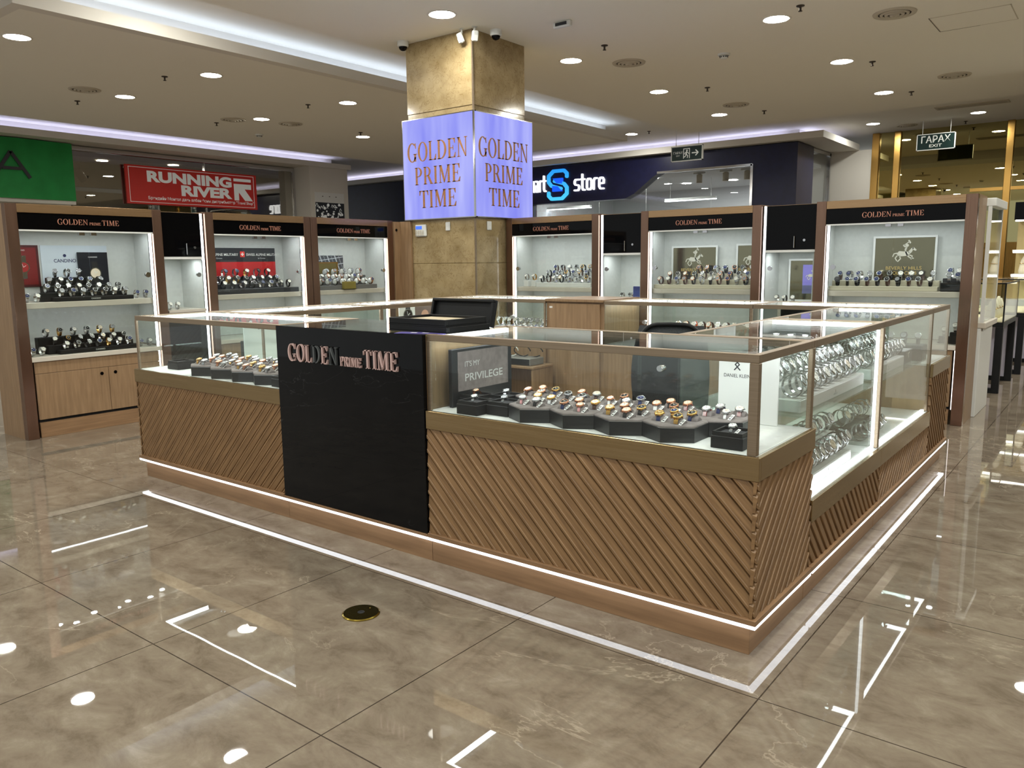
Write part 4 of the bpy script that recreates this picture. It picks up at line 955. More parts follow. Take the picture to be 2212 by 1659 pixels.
# rear cabinet 2
C2 = (BC[1][0], YB_)
CREAMM = mat('stand_cream', s(206, 200, 180), .5)
sp = [(.14, 1.16, .12, .04, 11), (.2, 1.16, .21, .09, 10), (.5, 1.16, .30, .15, 7)]
riser(C2, 0, 'long cream stepped stand in the middle rear cabinet', steps_for(sp, d=.085), ZS, CREAMM)
rows(C2, 0, ZS, sp, 'loop', 'watches in the middle rear cabinet', 'middle rear cabinet', ['silver', 'dark', 'silver', 'black', 'brown'], ['white', 'black', 'blue', 'grey'], ['silver', 'silver', 'rose'], sc=1.14)
def polo(b, M, cx, cz, k, m):
    T = lambda *p: [(cx+x*k, cz+z*k) for x, z in p]
    d = .002
    stroke(b, T((-.05, .5), (.25, .72)), .05*k, m, M, d); stroke(b, T((.22, .78), (.3, .66)), .09*k, m, M, d)          # mallet
    stroke(b, T((-.05, .5), (.1, .38), (.05, .22)), .10*k, m, M, d); b.prism(T(*[(.14+.09*math.cos(a*PI/6), .5+.09*math.sin(a*PI/6)) for a in range(12)]), m, M, d)   # rider
    stroke(b, T((.05, .2), (.12, .0), (.2, -.12)), .08*k, m, M, d)
    b.prism(T((-.42, .02), (-.3, .16), (.0, .14), (.25, .12), (.3, -.06), (.05, -.14), (-.25, -.16), (-.4, -.1)), m, M, d)  # trunk
    b.prism(T((.2, .12), (.42, .36), (.52, .36), (.42, .1), (.3, -.02)), m, M, d); b.prism(T((.42, .36), (.52, .38), (.68, .22), (.62, .16), (.46, .24)), m, M, d)  # neck, head
    for p in (((.24, -.06), (.45, -.14), (.4, -.32)), ((.16, -.1), (.32, -.24), (.52, -.28)), ((-.36, -.08), (-.5, -.26), (-.4, -.42)), ((-.26, -.12), (-.2, -.3), (-.34, -.46)), ((-.42, .04), (-.58, .0), (-.64, -.16))): stroke(b, T(*p), .06*k, m, M, d)
MIRG = mat('gold_mirror', s(150, 142, 116), .12, 1)
SILP = mat('silver_print', s(226, 222, 208), .3, .4); GLDP = mat('gold_print', s(206, 176, 104), .4, .1)
def bh(b, M, w_, h): 
    polo(b, M, w_*.5, h*.68, .15, SILP); sans(b, 'BEVERLY HILLS', M @ Matrix.Translation((w_/2, h*.36, 0)), .03, GLDP, .001, True, 0, .30); sans(b, 'POLO CLUB', M @ Matrix.Translation((w_/2, h*.26, 0)), .03, GLDP, .001, True, 0, .22)
board(C2, 0, 'framed_mirror', 'left framed gold panel with horse rider emblem, middle rear cabinet', 'mirror', .17, .66, 1.17, .39, .43, MIRG, bh, frame_m=WHITE)
board(C2, 0, 'framed_mirror', 'right framed gold panel with horse rider emblem, middle rear cabinet', 'mirror', .90, 1.22, 1.17, .40, .43, MIRG, bh, frame_m=WHITE)
# rear niche things
t = thing('folder', 'dark blue folder standing in the rear niche', 'folder', (-3.29, YB_+.22, 1.0105)); part('cover', t, lambda b: b.box(-3.37, -3.21, YB_+.2, YB_+.22, 1.011, 1.15, mat('folder_blue', s(40, 52, 118), .5), .003)); part('pocket', t, lambda b: b.box(-3.365, -3.215, YB_+.196, YB_+.2, 1.012, 1.1, mat('folder_blue2', s(46, 60, 128), .5)))
watch_row((-3.5, YB_+.12), (-3.3, YB_+.12), 2, 1.0105, 0, 'loop', 'watches in the rear niche', 'in niche with blue folder', ['silver'], ['grey', 'black'], ['silver'], rnd=rw)
def tvd(b, M, w_, h):
    b.prism(rc(.12, .06, w_, h-.04), mat('painted_screen_reflection', s(128, 120, 200), .4), M, .0006); b.prism(rc(.12, .06, w_, .14), mat('painted_reflection_stripe', s(90, 92, 130), .4), M, .0008); polo(b, M, .21, h*.62, .09, SILP)  # reflection of a screen in the mirror, painted as flat colour
board((-1.876, YB_), 0, 'framed_mirror', 'framed gold panel with painted violet screen reflection in the right niche', 'mirror', .16, .455, 1.03, .38, .40, MIRG, tvd, frame_m=WHITE)
watch_row((-1.78, YB_+.12), (-1.55, YB_+.12), 3, 1.0105, 0, 'loop', 'watches in the right niche', 'in niche with violet reflection', ['black', 'silver'], ['black', 'white'], ['silver'], rnd=rw)
# rear cabinet 3
C3 = (BC[2][0], YB_)
sp = [(.14, 1.0, .12, .04, 10), (.14, 1.0, .21, .09, 10)]
riser(C3, 0, 'long cream stepped stand in the rightmost rear cabinet', steps_for(sp, d=.085), ZS, CREAMM)
rows(C3, 0, ZS, sp, 'loop', 'watches in the rightmost rear cabinet', 'rightmost rear cabinet', ['silver', 'silver', 'dark', 'black', 'brown'], ['white', 'black', 'blue', 'grey'], ['silver', 'silver', 'dark'], sc=1.14)
sp = [(1.06, 1.21, .13, .075, 2), (1.06, 1.21, .22, .11, 2)]
riser(C3, 0, 'black watch stand at the right end of the rightmost rear cabinet', steps_for(sp, d=.085), ZS, BLACKM)
rows(C3, 0, ZS, sp, 'loop', 'watches on the black stand, rightmost rear cabinet', 'black stand, rightmost rear cabinet', ['silver'], ['white', 'blue', 'grey'], ['silver'], sc=1.2)
board(C3, 0, 'framed_mirror', 'large framed gold panel with horse rider emblem, rightmost rear cabinet', 'mirror', .42, .92, 1.157, .45, .43, MIRG, bh, frame_m=WHITE)
for i, (x, y, h) in enumerate(((1.17, .16, .10), (1.08, .2, .06))):
    t = thing('watch_pedestal', ('taller' if i == 0 else 'shorter')+' black pedestal low in the rightmost rear cabinet', 'display stand', (C3[0]+x, C3[1]+y, ZD), local=True); part('block', t, lambda b: b.box(-.04, .04, -.03, .03, 0, h, BLACKM, .003)); part('base', t, lambda b: b.box(-.045, .045, -.033, .033, 0, .008, BLACKM))
    watch('loop', C3[0]+x, C3[1]+y, ZD+h+.0005, 0, 'silver', 'white', 'silver', 'silver watch on the %s black pedestal, low in rightmost rear cabinet' % ('taller' if i == 0 else 'shorter'), 'watches on black pedestals', sc=1.15)
for k, (C_, lb) in enumerate(((C2, 'middle rear cabinet lower deck'),)):
    watch_row((C_[0]+.5, C_[1]+.14), (C_[0]+1.14, C_[1]+.14), 8, ZD+.0005, 0, 'loop', 'watches on the lower deck of the middle rear cabinet', lb, ['black', 'brown', 'silver'], ['white', 'white', 'cream'], ['silver'], sc=1.1, rnd=rw)

# ------------------------------------------------------------------ kiosk
HT = 1.10
def clip(poly, fn):
    out = []
    for i in range(len(poly)):
        a, c_ = poly[i], poly[(i+1) % len(poly)]; fa, fc_ = fn(a), fn(c_)
        if fa >= 0: out.append(a)
        if fa*fc_ < 0: t = fa/(fa-fc_); out.append((a[0]+(c_[0]-a[0])*t, a[1]+(c_[1]-a[1])*t))
    return out
def slat_panel(b, o, u, W, z0, z1, sgn, pitch=.0475, depth=.0165, ang=45):
    """diagonal ridged panel: base plane through o along u and z, relief along the outward normal"""
    M = frame(Vector((o[0], o[1], 0)), u, (0, 0, 1)); H = z1-z0
    ca, sa = math.cos(R(ang)), math.sin(R(ang))
    prof = [(0, .0), (.03, .0), (.09, .95), (.27, 1.0), (.33, .82), (.89, .64), (.94, .0), (1.0, 0)]
    rect = [(0, z0), (W, z0), (W, z1), (0, z1)]
    U = lambda p: (p[0]*sa+sgn*p[1]*ca)
    us = [U(p) for p in rect]; k0 = math.floor(min(us)/pitch); k1 = math.ceil(max(us)/pitch)
    for k in range(k0, k1):
        for (t0, d0), (t1, d1) in zip(prof, prof[1:]):
            a0, a1 = (k+t0)*pitch, (k+t1)*pitch
            p = clip(clip(rect, lambda q: U(q)-a0), lambda q: a1-U(q))
            if len(p) < 3: continue
            dep = lambda q: depth*(d0+(d1-d0)*(U(q)-a0)/(a1-a0))
            pts = [tuple(M @ Vector((q[0], q[1], dep(q)))) for q in p]
            uv = [((q[0]*ca-sgn*q[1]*sa)+k*1.37, U(q)) for q in p]
            b.face(pts, SLAT, False, uv)
            for i in range(len(p)):            # close the sawn ends along the panel outline
                q, r_ = p[i], p[(i+1) % len(p)]
                on = any(abs(q[c]-v) < 1e-7 and abs(r_[c]-v) < 1e-7 for c, v in ((0, 0), (0, W), (1, z0), (1, z1)))
                if on and (dep(q) > 1e-6 or dep(r_) > 1e-6):
                    b.face([tuple(M @ Vector((q[0], q[1], 0))), tuple(M @ Vector((r_[0], r_[1], 0))), pts[(i+1) % len(p)], pts[i]], SLAT, False, [(uv[i][0], uv[i][1]), (uv[(i+1) % len(p)][0], uv[(i+1) % len(p)][1]), uv[(i+1) % len(p)], uv[i]])
def side(x0, x1, y0, y1, sd, ins=0.0):
    """origin, direction and length of the outer face of side sd, seen from outside left to right"""
    if sd == 'S': return (x0, y0+ins), (1, 0, 0), x1-x0
    if sd == 'E': return (x1-ins, y0), (0, 1, 0), y1-y0
    if sd == 'N': return (x1, y1-ins), (-1, 0, 0), x1-x0
    return (x0+ins, y1), (0, -1, 0), y1-y0
def kiosk_case(label, x0, x1, y0, y1, zb0, zb1, exposed, slats, inner, leds, posts='', shelf=None, core=True, glass_top=True, name='glass_display_case', vstrip=None, lockf=.3):
    t = thing(name, label, 'display case', ((x0+x1)/2, (y0+y1)/2, 0))
    g = .021
    def inset(k): return (x0+(k if 'W' in exposed else .001), x1-(k if 'E' in exposed else .001), y0+(k if 'S' in exposed else .001), y1-(k if 'N' in exposed else .001))
    a = inset(.022); part('plinth', t, lambda b: b.box(*a, 0, .112, WOODH, .001))
    a2 = inset(.019); part('body', t, lambda b: b.box(*a2, .128, zb1-.012, WOOD))
    def fl(b):
        a = inset(-.008)
        for sd in exposed:
            if sd == 'S': b.box(a[0], a[1], a[2], a[2]+.02, .114, .127, LEDB)
            if sd == 'N': b.box(a[0], a[1], a[3]-.02, a[3], .114, .127, LEDB)
            if sd == 'E': b.box(a[1]-.02, a[1], a[2]+.02, a[3], .114, .127, LEDB)
            if sd == 'W': b.box(a[0], a[0]+.02, a[2]+.02, a[3], .114, .127, LEDB)
    part('base_light_strip', t, fl)
    a3 = inset(-.010); part('base_ledge', t, lambda b: b.box(a3[0], a3[1], a3[2], a3[3], .1275, .148, WOODH, .001))
    for sd, sg_ in slats.items():
        o, u, W = side(x0, x1, y0, y1, sd, .019)
        part('slat_panel', t, lambda b: slat_panel(b, o, u, W-.001, .1485, zb0-.0005, sg_))
    def fb(b):
        for sd in exposed:
            if sd == 'S': b.box(x0, x1, y0, y0+.018, zb0, zb1, BRASS, .0015)
            if sd == 'N': b.box(x0, x1, y1-.018, y1, zb0, zb1, BRASS, .0015)
            if sd == 'E': b.box(x1-.018, x1, y0+.0185*('S' in exposed), y1-.0185*('N' in exposed), zb0, zb1, BRASS, .0015)
            if sd == 'W': b.box(x0, x0+.018, y0+.0185*('S' in exposed), y1-.0185*('N' in exposed), zb0, zb1, BRASS, .0015)
    part('metal_band', t, fb)
    a4 = inset(.019); part('deck', t, lambda b: b.box(a4[0], a4[1], a4[2], a4[3], zb1-.0115, zb1-.001, WHITE))
    gi = inset(g)
    zt = HT-.021
    def pane(sd, z0=zb1-.001, z1=HT-.0302):
        return {'S': (gi[0], gi[1], gi[2], gi[2]+.005), 'N': (gi[0], gi[1], gi[3]-.005, gi[3]), 'E': (gi[1]-.005, gi[1], gi[2]+.006, gi[3]-.006), 'W': (gi[0], gi[0]+.005, gi[2]+.006, gi[3]-.006)}[sd]+(z0, z1)
    for sd in 'SENW':
        if sd in inner:
            p = pane(sd); hx = sd in 'SN'; mid = (p[0]+p[1])/2 if hx else (p[2]+p[3])/2
            for k in (0, 1):
                q = list(p)
                if hx: q[0], q[1] = (p[0], mid+.01) if k == 0 else (mid-.01, p[1]); q[2] += .007*(1-k)*(1 if sd == 'S' else -1); q[3] += .007*(1-k)*(1 if sd == 'S' else -1)
                else: q[2], q[3] = (p[2], mid+.01) if k == 0 else (mid-.01, p[3]); q[0] += .007*(1-k); q[1] += .007*(1-k)
                d = part('sliding_door', t, lambda b: b.box(*q, GLASS))
            part('lock', t, lambda b: b.lathe([(.014, -.02), (.016, .018)], CHROME, 12, c=((p[0]+(p[1]-p[0])*lockf, (p[2]+p[3])/2, zb1+(HT-zb1)*.55) if hx else ((p[0]+p[1])/2, mid, zb1+(HT-zb1)*.55)), axis='y' if hx else 'x'))
        elif sd in exposed or sd in posts.lower().upper() and False: part('glass_pane', t, lambda b: b.box(*pane(sd), GLASS))
        else: part('glass_end', t, lambda b: b.box(*pane(sd), GLASS))
    rw_ = .028
    def ft(b):
        X0, X1, Y0, Y1 = gi
        b.box(X0, X1, Y0, Y0+rw_, HT-.03, HT, BRONZE, .0015); b.box(X0, X1, Y1-rw_, Y1, HT-.03, HT, BRONZE, .0015)
        b.box(X0, X0+rw_, Y0+rw_, Y1-rw_, HT-.03, HT, BRONZE, .0015); b.box(X1-rw_, X1, Y0+rw_, Y1-rw_, HT-.03, HT, BRONZE, .0015)
    part('top_frame', t, ft)
    if glass_top: part('glass_top', t, lambda b: b.box(gi[0]+rw_+.0005, gi[1]-rw_-.0005, gi[2]+rw_+.0005, gi[3]-rw_-.0005, HT-.008, HT-.002, GLASS))
    for c in posts.split():
        px = gi[1] if 'E' in c else gi[0]; py = gi[2] if 'S' in c else gi[3]; w_ = .034 if c.isupper() else .018
        sx = -1 if 'E' in c.upper() else 1; sy = 1 if 'S' in c.upper() else -1
        px = gi[1] if 'E' in c.upper() else gi[0]; py = gi[2] if 'S' in c.upper() else gi[3]
        part('corner_post', t, lambda b: b.box(px-sx*.0015, px+sx*w_, py-sy*.0015, py+sy*w_*.7, zb1-.0005, HT-.0302, BRONZE, .002))
    for sd in leds:
        e = .034; zz = (HT-.030, HT-.0085)
        q = {'S': (gi[0]+rw_, gi[1]-rw_, gi[2]+rw_+.001, gi[2]+rw_+.012), 'N': (gi[0]+rw_, gi[1]-rw_, gi[3]-rw_-.018, gi[3]-rw_-.001), 'E': (gi[1]-rw_-.018, gi[1]-rw_-.001, gi[2]+rw_+.013, gi[3]-rw_-.013), 'W': (gi[0]+rw_+.001, gi[0]+rw_+.018, gi[2]+rw_+.013, gi[3]-rw_-.013)}[sd]
        part('light_strip', t, lambda b: b.box(*q, *zz, LEDT))
    if shelf: part('glass_shelf', t, lambda b: b.box(gi[0]+.02, gi[1]-.018, gi[2]+.02, gi[3]-.02, shelf, shelf+.008, GLASS2))
    if vstrip is not None:
        for (vx, vy) in vstrip: part('light_strip', t, lambda b: b.box(vx-.012, vx-.001, vy-.012, vy+.012, zb1+.02, HT-.04, LED))
        part('floor_light_strip', t, lambda b: b.box(gi[1]-.03, gi[1]-.014, gi[2]+.03, gi[3]-.03, zb1-.0008, zb1+.012, LED))
    return t
FRX0, FRX1, FRD = -1.598, 0.0, .622
ZB0, ZB1 = .656, .742
kiosk_case('front corner glass case with hexagonal trays, right of the black panel', FRX0, FRX1, 0, FRD, ZB0, ZB1, 'SE', {'S': 1, 'E': -1}, 'N', 'SWE', 'SE ne sw', lockf=.57)
kiosk_case('front left glass case with hexagonal trays, left of the black panel', -4.312, -2.712, 0, .60, ZB0, ZB1, 'SW', {'S': -1, 'W': 1}, 'N', 'SWN', 'sw se', lockf=.7)
kiosk_case('deep glass case right behind the front corner case', -.62, 0, .624, 1.775, .338, .435, 'E', {'E': 1}, 'W', 'NE', 'ne se', .772, vstrip=[(-.033, 1.73)])
kiosk_case('deep glass case farther along the right side of the kiosk', -.62, 0, 1.777, 3.048, .338, .435, 'E', {'E': -1}, 'W', 'NE', 'ne se', .772, vstrip=[])
kiosk_case('end glass case at the rear right corner of the kiosk', -1.21, 0, 3.05, 3.66, ZB0, ZB1, 'EN', {'E': 1}, 'S', 'NE', 'ne se')
kiosk_case('rear glass case right of the wooden drawer unit', -2.478, -1.212, 3.05, 3.66, ZB0, ZB1, 'N', {}, 'S', 'NW', 'ne se')
kiosk_case('rear glass case left of the wooden drawer unit', -4.312, -3.072, 3.05, 3.66, ZB0, ZB1, 'NW', {'W': -1}, 'S', 'NW', 'ne se', lockf=.7)
kiosk_case('first glass case along the left side of the kiosk', -4.312, -3.70, .602, 1.705, ZB0, ZB1, 'W', {'W': -1}, 'E', 'WN', 'ne se')
kiosk_case('second glass case along the left side of the kiosk', -4.312, -3.70, 1.707, 3.048, ZB0, ZB1, 'W', {'W': 1}, 'E', 'WN', 'ne se')
# wooden drawer unit
t = thing('drawer_unit', 'plain wooden cupboard between the rear glass cases of the kiosk', 'cupboard', (-2.775, 3.35, 0))
part('body', t, lambda b: b.box(-3.07, -2.48, 3.07, 3.66, 0, 1.085, WOOD)); part('top', t, lambda b: b.box(-3.071, -2.479, 3.045, 3.662, 1.086, 1.108, WOOD, .001))
d = part('door', t, lambda b: b.box(-3.04, -2.52, 3.055, 3.07, .16, 1.07, WOOD, .001)); b = MB(); b.lathe([(.02, -.012), (.02, 0)], BLACKG, 16, c=(-2.585, 3.055, .985), axis='y'); b.box(-2.59, -2.575, 3.03, 3.043, .965, 1.005, CHROME, .003); b.build('lock', d)
part('sticker', t, lambda b: b.box(-3.03, -3.0, 3.0535, 3.055, 1.03, 1.045, PAPER))
# black counter
t = thing('reception_counter', 'glossy black marble front counter with rose lettering', 'counter', (-2.155, .3, 0))
def blackm():
    m = noise_mat('black_marble', (.0022, .0022, .0026), (.004, .004, .0045), (1, 1, 1), .025, 3, 5)
    n, l, bb = nodes(m); bb.inputs['Specular IOR Level'].default_value = .2; v = n.new('ShaderNodeTexNoise'); v.inputs['Scale'].default_value = 1.7; v.inputs['Detail'].default_value = 7; v.inputs['Distortion'].default_value = 1.2
    tc = n.new('ShaderNodeTexCoord'); mp = n.new('ShaderNodeMapping'); mp.inputs['Scale'].default_value = (1, 1, 2.5); l.new(tc.outputs['Object'], mp.inputs[0]); l.new(mp.outputs[0], v.inputs['Vector'])
    cr = n.new('ShaderNodeValToRGB'); e = cr.color_ramp.elements; e[0].position = .497; e[0].color = (0, 0, 0, 1); e[1].position = .503; e[1].color = (0, 0, 0, 1); x = e.new(.5); x.color = (1, 1, 1, 1); l.new(v.outputs['Fac'], cr.inputs[0])
    sp = n.new('ShaderNodeTexNoise'); sp.inputs['Scale'].default_value = 1.1; cr2 = n.new('ShaderNodeValToRGB'); cr2.color_ramp.elements[0].position = .52; cr2.color_ramp.elements[1].position = .6; l.new(mp.outputs[0], sp.inputs['Vector']); l.new(sp.outputs['Fac'], cr2.inputs[0])
    mu = n.new('ShaderNodeMath'); mu.operation = 'MULTIPLY'; l.new(cr.outputs[0], mu.inputs[0]); l.new(cr2.outputs[0], mu.inputs[1]); m2 = n.new('ShaderNodeMath'); m2.operation = 'MULTIPLY'; m2.inputs[1].default_value = .05; l.new(mu.outputs[0], m2.inputs[0])
    src = bb.inputs['Base Color'].links[0].from_socket; mx = n.new('ShaderNodeMix'); mx.data_type = 'RGBA'; l.new(m2.outputs[0], mx.inputs['Factor']); l.new(src, mx.inputs['A']); mx.inputs['B'].default_value = (.5, .5, .55, 1); l.new(mx.outputs['Result'], bb.inputs['Base Color']); return m
BMAR = blackm()
part('front_panel', t, lambda b: b.box(-2.708, -1.602, -.006, .02, .142, 1.098, BMAR, .002))
part('base_ledge', t, lambda b: b.box(-2.711, -1.599, -.010, .06, .1275, .141, WOODH, .001))
part('base_light_strip', t, lambda b: b.box(-2.711, -1.599, -.008, .012, .114, .127, LEDB)); part('plinth', t, lambda b: b.box(-2.711, -1.599, .022, .60, 0, .112, WOODH))
part('side_panels', t, lambda b: [b.box(-2.706, -2.69, .021, .6, .142, .72, WOOD), b.box(-1.62, -1.604, .021, .6, .142, 1.088, WOOD), b.box(-2.69, -1.62, .021, .6, .128, .142, WOOD)])
part('inner_shelf', t, lambda b: b.box(-2.689, -1.621, .03, .59, .70, .72, WOOD))
part('glass_top', t, lambda b: b.box(-2.706, -1.604, .0205, .60, 1.089, 1.098, GLASS))
part('back_rail', t, lambda b: b.box(-2.706, -1.604, .585, .60, 1.068, 1.0885, BRONZE))
b = MB(); golden_line(b, frame((-2.175, -.006, .915), (1, 0, 0), (0, 0, 1)), .092, PINKL, .012, .845, WORNL); b.build('lettering', t)

# ------------------------------------------------------------------ hexagonal trays with draped watches
CUSH = noise_mat('tray_suede', s(112, 104, 102), s(126, 118, 116), (1, 1, 1), .85, 40, 3)
EBONY = noise_mat('ebony_grain', s(9, 11, 14), s(25, 28, 32), (3, 3, 160), .35, 3, 5)
def hexpts(r, a=90): return [(r*math.cos(R(a+60*i)), r*math.sin(R(a+60*i))) for i in range(6)]
_hx = None
def hex_tray(x, y, z, label, group):
    global _hx
    if _hx:
        o = _hx.copy(); COL.objects.link(o); o.location = (x, y, z); o['label'] = label; o['group'] = group
        for c in _hx.children:
            d = c.copy(); COL.objects.link(d); d.parent = o
        return o
    t = thing('watch_tray', label, 'watch tray', (x, y, z), group=group, local=True)
    r0 = .1275; I = Matrix.Identity(4)
    part('body', t, lambda b: b.prism(hexpts(r0), EBONY, I, .056, True)); 
    part('rim', t, lambda b: b.prism(hexpts(r0-.001), CHROME, Matrix.Translation((0, 0, .056)), .002))
    def fc(b):
        rows = [[(px, py, zz) for px, py in hexpts(rr)] for rr, zz in ((r0-.002, .058), (r0-.002, .062), (r0-.007, .0655), (.001, .0655))]
        b.grid(rows, CUSH, True, True)
    part('cushion', t, fc)
    for (sx, sy) in SADDLE:
        part('saddle', t, lambda b: b.grid([[(sx+k, sy+.0215*math.cos(a*PI/8), .0655+.0215*math.sin(a*PI/8)*f_) for a in range(9)] for k, f_ in ((-.026, .55), (-.022, .9), (0, 1), (.022, .9), (.026, .55))], CUSH, True, False, True))
    _hx = t; return t
SADDLE = [(-.052, -.030), (.036, -.046), (-.026, .048), (.058, .036)]
GR1 = 'hexagonal trays in the front corner case'; GR2 = 'hexagonal trays in the front left case'
rt = random.Random(21)
def fill_tray(x, y, z, zone, combos, group):
    pos = ['front left', 'front right', 'back left', 'back right']
    for (sx, sy), pn, cb in zip(SADDLE, pos, combos):
        if not cb: continue
        st, di, ca = cb[:3]
        watch('lady' if st in ('gold', 'pink', 'white') and rt.random() < .4 else 'drape', x+sx, y+sy, z+.0655, rt.uniform(-.25, .25), st, di, ca, '%s %s watch, %s dial, %s of %s' % (st, 'bracelet' if st in METAL else 'strap', di, pn, zone), group, 1 if rt.random() < .75 else 0)
ZF = ZB1-.0005
front = [[('pink', 'white', 'silver'), ('black', 'white', 'silver'), ('white', 'cream', 'gold'), ('white', 'cream', 'gold')],
 [('navy', 'black', 'rose'), ('pink', 'cream', 'rose'), ('black', 'cream', 'rose'), ('brown', 'cream', 'gold')],
 [('gold', 'cream', 'gold'), ('black', 'cream', 'rose'), ('brown', 'cream', 'rose'), ('black', 'black', 'gold')],
 [('navy', 'gold', 'gold'), ('gold', 'black', 'gold'), ('gold', 'blue', 'gold'), ('navy', 'black', 'gold')]]
back = [[('brown', 'white', 'rose'), ('black', 'black', 'rose'), ('brown', 'cream', 'rose'), ('navy', 'black', 'gold')],
 [('black', 'black', 'silver'), ('navy', 'black', 'silver'), ('striped', 'cream', 'rose'), ('brown', 'cream', 'silver')],
 [('white', 'white', 'rose'), ('white', 'white', 'silver'), ('black', 'black', 'rose'), ('navy', 'blue', 'silver')],
 [('white', 'cream', 'rose'), ('black', 'black', 'rose'), ('black', 'cream', 'rose'), ('striped', 'cream', 'rose')],
 [('striped', 'white', 'silver'), ('white', 'cream', 'silver'), ('navy', 'white', 'silver'), ('striped', 'cream', 'silver')]]
for k in range(4):
    x, y = -1.065+.2225*k, .156
    hex_tray(x, y, ZF, ORD[k]+' hexagonal grey tray from left, front row of corner case', GR1); fill_tray(x, y, ZF, ORD[k]+' front tray in the corner case', front[k], 'watches on trays in the front corner case')
for k in range(5):
    x, y = -1.176+.2225*k, .349
    hex_tray(x, y, ZF, ORD[k]+' hexagonal grey tray from left, back row of corner case', GR1); fill_tray(x, y, ZF, ORD[k]+' back tray in the corner case', back[k], 'watches on trays in the front corner case')
P3 = [('gold', 'gold', 'gold'), ('silver', 'white', 'silver'), ('rose', 'cream', 'rose'), ('silver', 'grey', 'silver'), ('gold', 'white', 'silver'), ('rose', 'white', 'rose')]
for k in range(4):
    x, y = -3.65+.2225*k, .156
    hex_tray(x, y, ZF, ORD[k]+' hexagonal grey tray from left, front row of left case', GR2); fill_tray(x, y, ZF, ORD[k]+' front tray in the left case', [P3[(k*2+i) % 6] for i in range(4)], 'watches on trays in the front left case')
for k in range(5):
    x, y = -3.761+.2225*k, .349
    hex_tray(x, y, ZF, ORD[k]+' hexagonal grey tray from left, back row of left case', GR2)
    if k != 4: fill_tray(x, y, ZF, ORD[k]+' back tray in the left case', [P3[(k*3+i+1) % 6] for i in range(4)], 'watches on trays in the front left case')
# open ring boxes
def ring_box(x, y, label, w_=.123, h=.062):
    t = thing('ring_box', label, 'jewellery box', (x, y, ZF), group='open black boxes in the glass cases', local=True)
    k = w_/2
    part('base', t, lambda b: [b.box(-k, k, -k, k, 0, h*.75, BLACKM, .002)])
    part('rim', t, lambda b: [b.box(-k+.004, k-.004, -k+.004, -k+.012, h*.75, h, BLACKM), b.box(-k+.004, k-.004, k-.012, k-.004, h*.75, h, BLACKM), b.box(-k+.004, -k+.012, -k+.012, k-.012, h*.75, h, BLACKM), b.box(k-.012, k-.004, -k+.012, k-.012, h*.75, h, BLACKM)])
    part('insert', t, lambda b: b.box(-k+.012, k-.012, -k+.012, k-.012, h*.75-.001, h*.82, mat('box_velvet', s(40, 40, 44), .9)))
    return h*.82
RB = [(-.150, .128, 'open black box with silver watch at the right corner of the corner case', ('silver', 'white', 'silver')), (-1.345, .075, 'open black box in front left of the group beside the grey sign', ('silver', 'white', 'silver')), (-1.215, .275, 'open black box back right of the group beside the grey sign', ('silver', 'grey', 'silver')), (-1.405, .215, 'open black box back left of the group beside the grey sign', ('rose', 'cream', 'rose')), (-1.30, .21, 'open black box in the middle of the group beside the grey sign', ('silver', 'white', 'silver'))]
RB = [RB[0], (-1.372, .095, RB[1][2], RB[1][3]), (-1.243, .155, 'open black box front right of the group beside the grey sign', RB[2][3]), (-1.472, .228, RB[3][2], RB[3][3]), (-1.349, .302, RB[2][2], RB[2][3])]
for i, (x, y, lb, cb) in enumerate(RB):
    h = ring_box(x, y, lb); watch('lady', x, y, ZF+h+.0005, rt.uniform(-.3, .3), *cb, '%s watch lying inside the %s' % (cb[0], lb.replace('open ', '').replace(' of the group', '') if i else 'black box at the right corner of corner case'), 'watches in open black boxes', 1 if i == 0 else 0, sc=.95)
ring_box(-4.06, .20, 'plain black box at the left end of the left case', .13, .055); ring_box(-2.80, .105, 'black box at the right end of the left case', .11, .062)
# privilege board
t = thing('display_sign', 'tall black display board with grey panel reading its my privilege', 'sign', (-1.545, .36, ZF))
part('board', t, lambda b: b.box(-1.562, -1.538, .125, .585, ZF, 1.02, EBONY, .003))
Mp = frame((-1.5385, .165, .815), (0, 1, 0), (0, 0, 1))
part('grey_panel', t, lambda b: b.prism(rc(0, 0, .385, .19), CUSH, Mp, .003))
part('lettering', t, lambda b: (sans(b, "IT'S MY", Mp @ Matrix.Translation((.05, .115, 0)), .026, SILVT, .0035, False, .0, .11), sans(b, 'PRIVILEGE', Mp @ Matrix.Translation((.05, .045, 0)), .036, SILVT, .0035, False, .01, .29)))
# white brand board at the rear right of the corner case
t = thing('brand_board', 'white board with small dark emblem at the right end of corner case', 'sign', (-.25, .57, ZF))
part('board', t, lambda b: b.box(-.40, -.14, .566, .574, ZF, 1.045, WHITE, .002))
def f(b):
    M = frame((-.318, .566, .965), (1, 0, 0), (0, 0, 1)); stroke(b, [(-.012, .045), (.009, .0225), (-.012, 0)], .005, INK, M, .0006); stroke(b, [(.012, .045), (-.009, .0225), (.012, 0)], .005, INK, M, .0007); sans(b, 'DANIEL KLEIN', M @ Matrix.Translation((0, -.032, 0)), .015, INK, .0006, True, 0, .115)
part('printing', t, f)

